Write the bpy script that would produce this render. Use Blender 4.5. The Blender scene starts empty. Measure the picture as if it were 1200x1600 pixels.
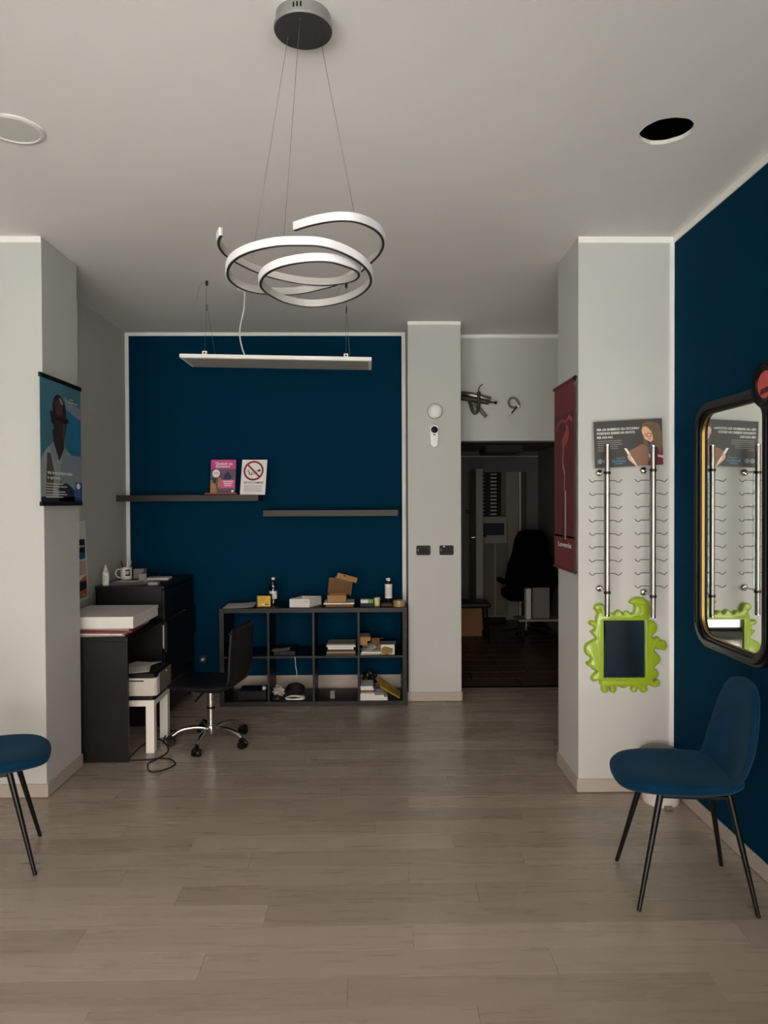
import bpy, bmesh, math, random
from mathutils import Vector, Matrix
from mathutils.geometry import tessellate_polygon
random.seed(7)
SC = bpy.context.scene
COL = SC.collection
PI = math.pi

# ------------------------------------------------------------------ camera
F, YAW, PIT, ROL, H = 1110.0, .0166, .0139, .0041, 1.598     # focal length in px of the 1200x1600 frame
CEIL = 3.034
cam = bpy.data.cameras.new('camera')
cam.sensor_fit = 'VERTICAL'; cam.sensor_height = 36.0; cam.lens = 36.0 * F / 1600.0
cam.clip_start = .05; cam.clip_end = 200
camo = bpy.data.objects.new('camera', cam); COL.objects.link(camo)
camo.matrix_world = (Matrix.Translation((0, 0, H)) @ Matrix.Rotation(-YAW, 4, 'Z') @ Matrix.Rotation(-PIT, 4, 'X')
                     @ Matrix.Rotation(ROL, 4, 'Y') @ Matrix.Rotation(PI / 2, 4, 'X'))
SC.camera = camo

# ------------------------------------------------------------------ world, daylight through the shop front, exposure
SC.view_settings.view_transform = 'Standard'; SC.view_settings.look = 'None'
SC.view_settings.gamma = 1.0; SC.view_settings.use_curve_mapping = False
SC.view_settings.exposure = 1.03
W = bpy.data.worlds.new('overcast_sky'); SC.world = W; W.use_nodes = True
bg = W.node_tree.nodes['Background']
bg.inputs['Color'].default_value = (1.0, .855, .785, 1); bg.inputs['Strength'].default_value = 4.6
WIN_Y, WX0, WX1, WZ0, WZ1 = -.55, -2.38, 1.5, .06, 2.6
pl = bpy.data.lights.new('window_portal', 'AREA'); pl.shape = 'RECTANGLE'
pl.size = WX1 - WX0; pl.size_y = WZ1 - WZ0; pl.cycles.is_portal = True
plo = bpy.data.objects.new('window_portal', pl); COL.objects.link(plo)
plo.location = ((WX0 + WX1) / 2, WIN_Y - .02, (WZ0 + WZ1) / 2); plo.rotation_euler = (PI / 2, 0, 0)

sun = bpy.data.lights.new('sun', 'SUN'); sun.energy = 36; sun.angle = .01; sun.color = (.98, 1, .99)     # stands behind the building, lights the pavement outside
suno = bpy.data.objects.new('sun', sun); COL.objects.link(suno); suno.location = (0, 8, 12)
suno.rotation_euler = (Vector((.25, -.62, -.75))).to_track_quat('-Z', 'Y').to_euler()

# ------------------------------------------------------------------ pixel -> direction helpers
def ray(u, v):
    a, b = (u - 600) / F, (v - 800) / F
    c, s = math.cos(ROL), math.sin(ROL); a, b = c * a + s * b, -s * a + c * b
    x, y, z = a, 1.0, -b
    c, s = math.cos(PIT), math.sin(PIT); y, z = c * y + s * z, -s * y + c * z
    c, s = math.cos(YAW), math.sin(YAW); x, y = c * x + s * y, -s * x + c * y
    return Vector((x, y, z))
EYE = Vector((0, 0, H))
def onY(u, v, Y): r = ray(u, v); return EYE + r * (Y / r.y)
def onX(u, v, X): r = ray(u, v); return EYE + r * (X / r.x)
def onZ(u, v, Z=0): r = ray(u, v); return EYE + r * ((Z - H) / r.z)

# ------------------------------------------------------------------ materials
def lin(h):
    h = h.lstrip('#'); o = []
    for i in (0, 2, 4):
        c = int(h[i:i + 2], 16) / 255
        o.append(c / 12.92 if c <= .04045 else ((c + .055) / 1.055) ** 2.4)
    return (*o, 1)
MATS = {}
def mat(name, hexc, rough=.6, metal=0, var=.06, scale=6, bump=0, bscale=120, sheen=0, coat=0, stretch=(1, 1, 1), spec=.5, trans=0, ior=1.45):
    m = bpy.data.materials.new(name); m.use_nodes = True; nt = m.node_tree
    b = nt.nodes['Principled BSDF']; c = lin(hexc)
    b.inputs['Roughness'].default_value = rough; b.inputs['Metallic'].default_value = metal
    b.inputs['Specular IOR Level'].default_value = spec; b.inputs['IOR'].default_value = ior
    if sheen: b.inputs['Sheen Weight'].default_value = sheen; b.inputs['Sheen Roughness'].default_value = .5; b.inputs['Sheen Tint'].default_value = (.25, .5, .72, 1)
    if coat: b.inputs['Coat Weight'].default_value = coat
    if trans: b.inputs['Transmission Weight'].default_value = trans
    b.inputs['Base Color'].default_value = c
    tc = nt.nodes.new('ShaderNodeTexCoord'); mp = nt.nodes.new('ShaderNodeMapping')
    mp.inputs['Scale'].default_value = stretch
    nt.links.new(tc.outputs['Object'], mp.inputs['Vector'])
    if var:
        n = nt.nodes.new('ShaderNodeTexNoise'); n.inputs['Scale'].default_value = scale; n.inputs['Detail'].default_value = 4
        nt.links.new(mp.outputs['Vector'], n.inputs['Vector'])
        mx = nt.nodes.new('ShaderNodeMix'); mx.data_type = 'RGBA'
        mx.inputs['A'].default_value = tuple(max(0, x * (1 - var * 1.6)) for x in c[:3]) + (1,)
        mx.inputs['B'].default_value = tuple(min(1, x * (1 + var * 1.6)) for x in c[:3]) + (1,)
        nt.links.new(n.outputs['Fac'], mx.inputs['Factor'])
        nt.links.new(mx.outputs['Result'], b.inputs['Base Color'])
    if bump:
        n2 = nt.nodes.new('ShaderNodeTexNoise'); n2.inputs['Scale'].default_value = bscale; n2.inputs['Detail'].default_value = 3
        nt.links.new(mp.outputs['Vector'], n2.inputs['Vector'])
        bp = nt.nodes.new('ShaderNodeBump'); bp.inputs['Strength'].default_value = bump; bp.inputs['Distance'].default_value = .004
        nt.links.new(n2.outputs['Fac'], bp.inputs['Height']); nt.links.new(bp.outputs['Normal'], b.inputs['Normal'])
    MATS[name] = m
    return m
M = MATS
mat('grey_paint', '#c0c0bc', .75, var=.02, scale=3, bump=.08, bscale=220)
mat('ceiling_paint', '#e6e2df', .85, var=.02, scale=2, bump=.05, bscale=160)
mat('trim_white', '#eeece8', .5, var=.02)
mat('blue_paint', '#002e46', .7, var=.04, scale=2, bump=.06, bscale=200, spec=.03)
mat('baseboard', '#aea399', .5, var=.05, scale=8, stretch=(1, 1, 6))
mat('subfloor', '#2a241f', .9)
mat('dark_gap', '#020202', 1, var=0, spec=0)
mat('plaster_edge', '#e4e0d8', .9, var=.1, scale=60)
mat('black_wood', '#0f0d0c', .45, var=.25, scale=9, stretch=(8, 1, 1), bump=.05, spec=.35)
mat('shelf_wood', '#2b2523', .5, var=.2, scale=10, stretch=(.5, 6, 6), bump=.05)
mat('white_plastic', '#dedbd6', .4, var=.02)
mat('white_wood', '#e9e4dd', .4, var=.02)
mat('grey_plastic', '#75726d', .45, var=.03)
mat('black_plastic', '#0c0c0d', .45, var=.05, spec=.25)
mat('black_leather', '#0e0e10', .42, var=.1, scale=14, bump=.15, bscale=160)
mat('black_metal', '#131211', .32, metal=.3, var=.05)
mat('chrome', '#c9c7c4', .12, metal=1, var=.02)
mat('steel', '#8f8b88', .36, metal=1, var=.05, scale=20, stretch=(1, 1, .1))
mat('lamp_metal', '#a5a29e', .45, metal=.2, var=.05)
mat('lamp_edge', '#24221f', .5, var=.05)
mat('canopy_grey', '#84827f', .45, metal=.3, var=.03)
mat('canopy_dark', '#3a383a', .55, var=.05)
mat('diffuser', '#dcdade', .35, var=.01)
mat('lamp_panel', '#a8a5a0', .55, var=.03, scale=40)
mat('downlight_lens', '#c9c6c0', .35, var=.02)
mat('velvet', '#072a42', .9, var=.3, scale=5, sheen=.13, bump=.05, bscale=300, spec=.06)
mat('paper', '#d8d5cf', .8, var=.04, scale=15)
mat('paper_grey', '#8d8a86', .8, var=.06, scale=15)
mat('card_brown', '#a37a50', .85, var=.1, scale=12, stretch=(1, 1, 4))
mat('card_dark', '#6d5335', .85, var=.1, scale=12)
mat('envelope', '#8f7433', .75, var=.25, scale=12)
mat('yellow_card', '#d6ab21', .55, var=.12, scale=25)
mat('cream', '#cfc590', .6, var=.05)
mat('green_print', '#5d9a3a', .5, var=.1)
mat('red_card', '#7d2023', .6, var=.1)
mat('dark_red', '#3a1b1d', .6, var=.1)
mat('navy', '#0d1a33', .6, var=.1)
mat('rubber', '#0a0a0a', .6, var=.05)
mat('lime', '#92ab26', .3, var=.06, scale=7, coat=.4)
mat('mirror', '#e8ebe9', .02, metal=1, var=0)
mat('gold', '#a88a4e', .45, metal=1, var=.05)
mat('medal_red', '#c8564c', .5, var=.25, scale=30)
mat('banner_red', '#6e2c2f', .7, var=.08, scale=5)
mat('banner_dark', '#5e2428', .7, var=.08, scale=5)
mat('banner_pink', '#9c494c', .7, var=.1)
mat('bin_lid', '#57544d', .35, var=.04)
mat('bin_white', '#d6d1ca', .35, var=.03)
mat('tape', '#9b8560', .3, var=.05)
mat('plastic_bag', '#a9a39b', .35, var=.3, scale=30, bump=.4, bscale=40)
mat('print_black', '#1a1a1a', .6, var=.05)
mat('print_white', '#eceae6', .6, var=.02)
mat('print_grey', '#4b4a4a', .6, var=.05)
mat('print_red', '#8e1426', .5, var=.03)
mat('print_pink', '#c7478e', .55, var=.1, scale=12)
mat('print_hotpink', '#dc4f90', .55, var=.06)
mat('print_purple', '#5f4f66', .55, var=.4, scale=18)
mat('print_ochre', '#a8793d', .55, var=.3, scale=20)
mat('print_teal', '#3f7385', .5, var=.3, scale=3.5)
mat('print_blue', '#1f6e94', .5, var=.25, scale=5)
mat('print_skin_dark', '#2b201e', .5, var=.25, scale=14)
mat('print_skin_mid', '#4a3832', .5, var=.2, scale=14)
mat('print_shirt', '#8f9a98', .5, var=.15, scale=12)
mat('print_sheet', '#7d8791', .5, var=.08)
mat('print_skin', '#dba98e', .5, var=.08, scale=20)
mat('print_hair', '#6b5644', .5, var=.3, scale=30)
mat('print_book', '#8a6455', .55, var=.08)
mat('print_maroon', '#5a2230', .55, var=.2)
mat('print_cyan', '#3d86b8', .5, var=.05)
mat('print_logo', '#16418a', .5, var=.05)
mat('print_orange', '#d56a3c', .5, var=.25, scale=25)
mat('print_sand', '#d8bda4', .5, var=.06)
mat('print_navy', '#1d2438', .5, var=.3, scale=20)
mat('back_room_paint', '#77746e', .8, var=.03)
mat('concrete', '#b2b2b0', .9, var=.12, scale=3)
mat('copper_pipe', '#8a7a63', .4, metal=.7, var=.15, scale=30)
mat('foam', '#6f6b5f', .8, var=.2, scale=40)
mat('rocker_black', '#1a1a1a', .5, spec=.2)
mat('alarm_white', '#f6f3ee', .35)
mat('black_cloth', '#070707', .95, spec=.05)
mat('pipe_dark', '#3b372f', .5, var=.2, scale=30)
mat('back_door', '#9a978f', .5)
mat('hook_steel', '#5e5b57', .35, metal=.8)
mat('printer_white', '#c3bbb1', .4, var=.02)
mat('dark_grey_print', '#424140', .55, var=.05)

def clear_mat(name, hexc, ior_=1.45, rough=.03):
    m = bpy.data.materials.new(name); m.use_nodes = True; nt = m.node_tree; nt.nodes.clear()
    o = nt.nodes.new('ShaderNodeOutputMaterial'); t = nt.nodes.new('ShaderNodeBsdfTransparent'); g = nt.nodes.new('ShaderNodeBsdfGlossy')
    t.inputs['Color'].default_value = lin(hexc); g.inputs['Roughness'].default_value = rough
    mx = nt.nodes.new('ShaderNodeMixShader'); fr = nt.nodes.new('ShaderNodeFresnel'); fr.inputs['IOR'].default_value = ior_
    nt.links.new(fr.outputs[0], mx.inputs[0]); nt.links.new(t.outputs[0], mx.inputs[1]); nt.links.new(g.outputs[0], mx.inputs[2])
    nt.links.new(mx.outputs[0], o.inputs['Surface']); MATS[name] = m
clear_mat('clear_plastic', '#b8c8c8', 1.9, .12); clear_mat('window_glass', '#eef4f2')

def plank_mat(name, dark, light, streak, rough, grain=(1.3, 16, 1)):
    m = bpy.data.materials.new(name); m.use_nodes = True; nt = m.node_tree; L = nt.links
    b = nt.nodes['Principled BSDF']; b.inputs['Roughness'].default_value = rough; b.inputs['Specular IOR Level'].default_value = .45
    oi = nt.nodes.new('ShaderNodeObjectInfo'); geo = nt.nodes.new('ShaderNodeNewGeometry')
    ml = nt.nodes.new('ShaderNodeMath'); ml.operation = 'MULTIPLY'; ml.inputs[1].default_value = 37.0; L.new(oi.outputs['Random'], ml.inputs[0])
    ad = nt.nodes.new('ShaderNodeVectorMath'); ad.operation = 'ADD'; L.new(geo.outputs['Position'], ad.inputs[0]); L.new(ml.outputs[0], ad.inputs[1])
    mp = nt.nodes.new('ShaderNodeMapping'); mp.inputs['Scale'].default_value = grain; L.new(ad.outputs[0], mp.inputs['Vector'])
    n = nt.nodes.new('ShaderNodeTexNoise'); n.inputs['Scale'].default_value = 1.6; n.inputs['Detail'].default_value = 6; L.new(mp.outputs[0], n.inputs['Vector'])
    mx = nt.nodes.new('ShaderNodeMix'); mx.data_type = 'RGBA'; mx.inputs['A'].default_value = lin(dark); mx.inputs['B'].default_value = lin(light)
    ma = nt.nodes.new('ShaderNodeMath'); ma.operation = 'MULTIPLY_ADD'; ma.inputs[1].default_value = .5; L.new(n.outputs['Fac'], ma.inputs[0])
    mb = nt.nodes.new('ShaderNodeMath'); mb.operation = 'MULTIPLY_ADD'; mb.inputs[1].default_value = .42; mb.inputs[2].default_value = .02; L.new(oi.outputs['Random'], mb.inputs[0])
    L.new(mb.outputs[0], ma.inputs[2]); L.new(ma.outputs[0], mx.inputs['Factor'])
    mp2 = nt.nodes.new('ShaderNodeMapping'); mp2.inputs['Scale'].default_value = (2.2, 22, 1); L.new(ad.outputs[0], mp2.inputs['Vector'])
    n2 = nt.nodes.new('ShaderNodeTexNoise'); n2.inputs['Scale'].default_value = 1.3; n2.inputs['Detail'].default_value = 3; L.new(mp2.outputs[0], n2.inputs['Vector'])
    cr = nt.nodes.new('ShaderNodeMapRange'); cr.inputs['From Min'].default_value = .71; cr.inputs['From Max'].default_value = .84; L.new(n2.outputs['Fac'], cr.inputs['Value'])
    mx2 = nt.nodes.new('ShaderNodeMix'); mx2.data_type = 'RGBA'; mx2.inputs['B'].default_value = lin(streak)
    L.new(cr.outputs[0], mx2.inputs['Factor']); L.new(mx.outputs['Result'], mx2.inputs['A']); L.new(mx2.outputs['Result'], b.inputs['Base Color'])
    rr = nt.nodes.new('ShaderNodeMath'); rr.operation = 'MULTIPLY_ADD'; rr.inputs[1].default_value = .08; rr.inputs[2].default_value = rough
    L.new(n.outputs['Fac'], rr.inputs[0]); L.new(rr.outputs[0], b.inputs['Roughness'])
    MATS[name] = m
plank_mat('laminate', '#84776a', '#b2a597', '#42382f', .24)
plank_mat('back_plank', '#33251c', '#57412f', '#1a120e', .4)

# ------------------------------------------------------------------ mesh builder
ORG = {}
class B:
    def __init__(s): s.bm = bmesh.new()
    def box(s, x0, x1, y0, y1, z0, z1, mtx=None):
        v = [s.bm.verts.new(((x0, x1)[i & 1], (y0, y1)[i >> 1 & 1], (z0, z1)[i >> 2 & 1])) for i in range(8)]
        if mtx is not None:
            for q in v: q.co = mtx @ q.co
        for f in ((0, 2, 3, 1), (4, 5, 7, 6), (0, 1, 5, 4), (2, 6, 7, 3), (0, 4, 6, 2), (1, 3, 7, 5)): s.bm.faces.new([v[i] for i in f])
        return s
    def ring(s, pts): return [s.bm.verts.new(p) for p in pts]
    def skin(s, rings, closed=True, cap0=True, cap1=True):
        n = len(rings[0])
        for a, b in zip(rings, rings[1:]):
            for i in range(n if closed else n - 1):
                j = (i + 1) % n
                s.bm.faces.new((a[i], a[j], b[j], b[i]))
        if cap0: s.bm.faces.new(rings[0][::-1])
        if cap1: s.bm.faces.new(rings[-1])
    def cyl(s, p0, p1, r0, r1=None, n=16, caps=True):
        p0, p1 = Vector(p0), Vector(p1); r1 = r0 if r1 is None else r1
        d = (p1 - p0).normalized(); a = d.orthogonal().normalized(); b = d.cross(a)
        R = []
        for p, r in ((p0, r0), (p1, r1)):
            R.append(s.ring([p + (a * math.cos(2 * PI * i / n) + b * math.sin(2 * PI * i / n)) * r for i in range(n)]))
        s.skin(R, True, caps, caps); return s
    def lathe(s, prof, c, n=24, axis='Z'):
        c = Vector(c); R = []
        for r, h in prof:
            pts = []
            for i in range(n):
                t = 2 * PI * i / n; q = (r * math.cos(t), r * math.sin(t), h)
                if axis == 'Y': q = (q[0], -q[2], q[1])      # h grows towards -Y
                if axis == 'X': q = (-q[2], q[0], q[1])      # h grows towards -X
                pts.append(c + Vector(q))
            R.append(s.ring(pts))
        s.skin(R, True, True, True); return s
    def tube(s, pts, r, n=8, closed=False):
        pts = [Vector(p) for p in pts]; R = []; up = None
        for i, p in enumerate(pts):
            if closed: t = pts[(i + 1) % len(pts)] - pts[i - 1]
            else: t = pts[min(i + 1, len(pts) - 1)] - pts[max(i - 1, 0)]
            t.normalize()
            up = t.orthogonal().normalized() if up is None else (up - t * up.dot(t)).normalized()
            b = t.cross(up); rr = r[i] if isinstance(r, (list, tuple)) else r
            R.append(s.ring([p + (up * math.cos(2 * PI * k / n) + b * math.sin(2 * PI * k / n)) * rr for k in range(n)]))
        if closed: s.skin(R + [R[0]], True, False, False)
        else: s.skin(R)
        return s
    def sphere(s, c, r, n=16, sc=(1, 1, 1)):
        bmesh.ops.create_uvsphere(s.bm, u_segments=n, v_segments=max(6, n // 2), radius=r,
                                  matrix=Matrix.Translation(c) @ Matrix.Diagonal((*sc, 1)))
        return s
    def prism(s, poly, fn, d0, d1):
        """poly: 2-D points; fn(u,v,d) -> 3-D; extruded between d0 and d1"""
        a = s.ring([fn(u, v, d0) for u, v in poly]); b = s.ring([fn(u, v, d1) for u, v in poly])
        s.skin([a, b]); return s
    def poly(s, pts):
        s.bm.faces.new(s.ring(pts)); return s
def obj(name, b, m, parent=None, smooth=False, bevel=0, local=False, seg=2, sub=0, fixn=True):
    if fixn: bmesh.ops.recalc_face_normals(b.bm, faces=b.bm.faces)
    me = bpy.data.meshes.new(name)
    if parent is not None and not local:
        bmesh.ops.translate(b.bm, verts=b.bm.verts, vec=-ORG[parent.name])
    org = ORG[parent.name] if parent is not None else Vector((0, 0, 0))
    if parent is None:                       # a top-level mesh gets its origin at its base
        lo = Vector([min(v.co[i] for v in b.bm.verts) for i in range(3)]); hi = Vector([max(v.co[i] for v in b.bm.verts) for i in range(3)])
        org = Vector(((lo.x + hi.x) / 2, (lo.y + hi.y) / 2, lo.z)); bmesh.ops.translate(b.bm, verts=b.bm.verts, vec=-org)
    b.bm.to_mesh(me); b.bm.free()
    if smooth:
        me.polygons.foreach_set('use_smooth', [True] * len(me.polygons))
        me.set_sharp_from_angle(angle=math.radians(42))
    me.materials.append(M[m] if isinstance(m, str) else m)
    o = bpy.data.objects.new(name, me); COL.objects.link(o)
    if parent is not None: o.parent = parent
    else: o.location = org
    ORG[o.name] = org
    if bevel:
        md = o.modifiers.new('bevel', 'BEVEL'); md.width = bevel; md.segments = seg; md.limit_method = 'ANGLE'; md.angle_limit = math.radians(40)
    if sub:
        md = o.modifiers.new('subdiv', 'SUBSURF'); md.levels = sub; md.render_levels = sub
    return o
def tag(o, label, cat, group=None):
    o['label'] = label; o['category'] = cat
    if group: o['group'] = group
    return o
def thing(name, loc, label, cat, group=None, rotz=0):
    o = bpy.data.objects.new(name, None); COL.objects.link(o); o.empty_display_size = .05
    o.location = loc; o.rotation_euler = (0, 0, rotz); ORG[o.name] = Vector(loc)
    return tag(o, label, cat, group)
def struct(name, b, m, parent=None, **k):
    o = obj(name, b, m, parent, **k)
    if parent is None: o['kind'] = 'structure'
    return o
def copy_tree(o, parent=None):
    c = o.copy(); COL.objects.link(c); ORG[c.name] = ORG.get(o.name, Vector())
    if parent is not None: c.parent = parent
    for ch in list(o.children): copy_tree(ch, c)
    return c
def cr(pts, k=6, closed=False):
    pts = [Vector(p) for p in pts]; n = len(pts); out = []
    for i in range(n if closed else n - 1):
        g = (lambda j: pts[j % n]) if closed else (lambda j: pts[max(0, min(n - 1, j))])
        a, b, c, d = g(i - 1), g(i), g(i + 1), g(i + 2)
        for q in range(k):
            t = q / k
            out.append(.5 * ((2 * b) + (c - a) * t + (2 * a - 5 * b + 4 * c - d) * t * t + (3 * b - a - 3 * c + d) * t ** 3))
    if not closed: out.append(pts[-1])
    return out

class Sheet:
    """a printed flat sheet: uv in 0..1 (v downwards), O top-left corner, U width vector, V height vector (down)"""
    def __init__(s, O, U, V, front):
        s.O, s.U, s.V = Vector(O), Vector(U), Vector(V); s.N = s.U.cross(s.V).normalized()
        if s.N.dot(Vector(front)) < 0: s.N = -s.N
    def p(s, u, v, d=0): return s.O + s.U * u + s.V * v + s.N * d
    def slab(s, name, m, parent, th=.003, bevel=0):
        b = B(); b.prism([(0, 0), (1, 0), (1, 1), (0, 1)], s.p, -th, 0); return obj(name, b, m, parent, bevel=bevel)
    def shape(s, name, polys, m, parent, layer=1):
        b = B()
        for pl_ in polys:
            vs = b.ring([s.p(u, v, .0004 * layer) for u, v in pl_])
            tri = tessellate_polygon([[Vector((u, v, 0)) for u, v in pl_]])
            for t in tri:
                f = b.bm.faces.new([vs[i] for i in t])
            b.bm.normal_update()
            for f in b.bm.faces:
                if f.normal.dot(s.N) < 0: f.normal_flip()
        return obj(name, b, m, parent, fixn=False)
    def text(s, body, u0, u1, v0, v1, m, parent, layer=3, name='lettering'):
        cu = bpy.data.curves.new('t', 'FONT'); cu.body = body; cu.offset = .018; o = bpy.data.objects.new('t', cu); COL.objects.link(o)
        me = o.to_mesh(); b = B()
        xs = [v.co.x for v in me.vertices]; ys = [v.co.y for v in me.vertices]
        x0, x1, y0, y1 = min(xs), max(xs), min(ys), max(ys)
        vs = b.ring([s.p(u0 + (u1 - u0) * (v.co.x - x0) / (x1 - x0), v1 - (v1 - v0) * (v.co.y - y0) / (y1 - y0), .0004 * layer) for v in me.vertices])
        for f in me.polygons:
            try: b.bm.faces.new([vs[i] for i in f.vertices])
            except ValueError: pass
        o.to_mesh_clear(); bpy.data.objects.remove(o); bpy.data.curves.remove(cu)
        b.bm.normal_update()
        for f in b.bm.faces:
            if f.normal.dot(s.N) < 0: f.normal_flip()
        return obj(name, b, m, parent, fixn=False)
def ell(cx, cy, rx, ry, n=28, a0=0, a1=2 * PI):
    return [(cx + rx * math.cos(a0 + (a1 - a0) * i / n), cy + ry * math.sin(a0 + (a1 - a0) * i / n)) for i in range(n)]
def bar(u0, v0, u1, v1, w, asp=1):
    d = Vector((u1 - u0, (v1 - v0) * asp)); n = Vector((-d.y, d.x)).normalized() * w / 2
    return [(u0 + n.x, v0 + n.y / asp), (u1 + n.x, v1 + n.y / asp), (u1 - n.x, v1 - n.y / asp), (u0 - n.x, v0 - n.y / asp)]
def rrect(x0, x1, y0, y1, r, n=6):
    o = []
    for cx, cy, a in ((x1 - r, y0 + r, -PI / 2), (x1 - r, y1 - r, 0), (x0 + r, y1 - r, PI / 2), (x0 + r, y0 + r, PI)):
        for i in range(n + 1):
            t = a + PI / 2 * i / n; o.append((cx + r * math.cos(t), cy + r * math.sin(t)))
    return o

# ================================================================== THE ROOM
RX, LX, LXF, BY = 1.65, -2.076, -2.42, 6.04          # right wall, left wall of the niche, left wall of the front part, back wall
PYR, PYR2, PXR = 3.862, 4.282, 1.126                  # pillar beside the blue wall
PYL, PYL2, PXL = 3.872, 4.332, -1.775                 # pillar opposite
CY, CX0, CX1 = 5.67, .286, .711                       # column beside the passage
LY, LZ = 6.115, 2.123                                 # lintel wall over the passage
T = .12
fl = struct('floor', B().box(LXF - T, 2.2, WIN_Y - T, 6.115, -.12, -.006), 'subfloor')
def planks(root, x0, x1, y0, y1, w, ln, m, top=0.0, gap=.0005):
    y = y0; r = 0
    while y < y1 - .005:
        off = (r * .37 + random.random() * .25) % 1.0 * ln; x = x0 - off
        while x < x1:
            a, b_ = max(x, x0), min(x + ln, x1)
            if b_ - a > .02:
                obj('plank', B().box(a + gap, b_ - gap, y + gap, min(y + w, y1) - gap, -.007 + top, top - random.random() * .0002), m, root)
            x += ln
        y += w; r += 1
planks(fl, LXF, RX + .02, WIN_Y, 6.07, .146, 1.22, 'laminate')
obj('threshold', B().box(CX1, 2.1, 6.07, 6.11, -.006, .004), 'dark_gap', fl)

# ceiling with the round lamp cut-out
HC = (onZ(1046, 209, CEIL).x, onZ(1046, 209, CEIL).y, .1)
def ceiling():
    b = B(); hx, hy, r = HC; q = .2; z = CEIL
    X0, X1, Y0, Y1 = LXF - T, 2.2, WIN_Y - T, 6.3
    for x0, x1, y0, y1 in ((X0, X1, Y0, hy - q), (X0, X1, hy + q, Y1), (X0, hx - q, hy - q, hy + q), (hx + q, X1, hy - q, hy + q)):
        b.poly([(x0, y0, z), (x0, y1, z), (x1, y1, z), (x1, y0, z)])
    n = 48; o, i, u = [], [], []
    for k in range(n):
        t = 2 * PI * k / n; c, s_ = math.cos(t), math.sin(t); e = q / max(abs(c), abs(s_))
        rr = r * (1 + .012 * math.sin(5 * t) + .01 * math.sin(11 * t + 1))
        o.append(b.bm.verts.new((hx + c * e, hy + s_ * e, z))); i.append(b.bm.verts.new((hx + c * rr, hy + s_ * rr, z)))
        u.append(b.bm.verts.new((hx + c * rr, hy + s_ * rr, z + .016)))
    for k in range(n):
        j = (k + 1) % n
        b.bm.faces.new((o[k], i[k], i[j], o[j]))
    return struct('ceiling', b, 'ceiling_paint')
ce = ceiling()
def hole_edge():
    b = B(); hx, hy, r = HC; n = 48; rings = []
    for dz in (0, .016):
        rings.append(b.ring([(hx + math.cos(2 * PI * k / n) * r * (1 + .012 * math.sin(10 * PI * k / n) + .01 * math.sin(22 * PI * k / n + 1)),
                              hy + math.sin(2 * PI * k / n) * r * (1 + .012 * math.sin(10 * PI * k / n) + .01 * math.sin(22 * PI * k / n + 1)), CEIL + dz) for k in range(n)]))
    b.skin(rings, True, False, False)
    e = obj('cutout_rim', b, 'plaster_edge', ce); 
    b = B(); b.lathe([(r * 1.6, CEIL + .016), (r * 1.6, CEIL + .3), (.001, CEIL + .3)], (hx, hy, 0), 32)
    bm = b.bm
    for f in [f for f in bm.faces if all(abs(v.co.z - CEIL - .016) < 1e-4 for v in f.verts)]: bm.faces.remove(f)
    obj('cutout_void', b, 'dark_gap', ce)  # near-black colour paints in the shade inside the cut-out
hole_edge()

# walls
struct('wall_right', B().box(RX, RX + T, WIN_Y, PYR, 0, CEIL), 'blue_paint')
struct('wall_pillar_right', B().box(PXR, RX + T, PYR, PYR2, 0, CEIL), 'grey_paint', bevel=.003)
struct('wall_pillar_left', B().box(LXF - T, PXL, PYL, PYL2, 0, CEIL), 'grey_paint', bevel=.003)
struct('wall_left', B().box(LXF - T, LXF, WIN_Y, PYL, 0, CEIL), 'grey_paint')
struct('wall_left_niche', B().box(LX - T, LX, PYL2, BY + T, 0, CEIL), 'grey_paint')
struct('wall_back', B().box(LX, CX0, BY, BY + T, 0, CEIL), 'blue_paint')
struct('wall_column', B().box(CX0, CX1, CY, LY + .2, 0, CEIL), 'grey_paint', bevel=.003)
struct('wall_lintel', B().box(CX1, 2.2, LY, LY + .18, LZ, CEIL), 'grey_paint')
struct('wall_right_rear', B().box(2.05, 2.45, PYR2, LY + .18, 0, CEIL), 'grey_paint')
struct('wall_pillar_return', B().box(RX + .02, 2.05, PYR2 - .1, PYR2, 0, CEIL), 'grey_paint')
# shop front behind the camera
struct('wall_front', B().box(LXF - T, WX0, WIN_Y - T, WIN_Y, 0, CEIL).box(WX1, RX + T, WIN_Y - T, WIN_Y, 0, CEIL)
       .box(WX0, WX1, WIN_Y - T, WIN_Y, WZ1, CEIL).box(WX0, WX1, WIN_Y - T, WIN_Y, 0, WZ0), 'grey_paint')
wn = struct('window_1', B().box(WX0, WX1, WIN_Y - .07, WIN_Y - .05, WZ0, WZ0 + .05).box(WX0, WX1, WIN_Y - .07, WIN_Y - .05, WZ1 - .05, WZ1), 'black_metal')
for k in range(4):
    x = WX0 + (WX1 - WX0 - .05) * k / 3
    obj('mullion', B().box(x, x + .05, WIN_Y - .08, WIN_Y - .04, WZ0, WZ1), 'black_metal', wn)
    if k < 3:
        obj('pane', B().poly([(x + .05, WIN_Y - .06, WZ0 + .05), (x + (WX1 - WX0 - .05) / 3, WIN_Y - .06, WZ0 + .05), (x + (WX1 - WX0 - .05) / 3, WIN_Y - .06, WZ1 - .05), (x + .05, WIN_Y - .06, WZ1 - .05)]), 'window_glass', wn)
struct('floor_pavement', B().box(-14, 14, -16, WIN_Y - T, -.3, -.02), 'concrete')

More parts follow.
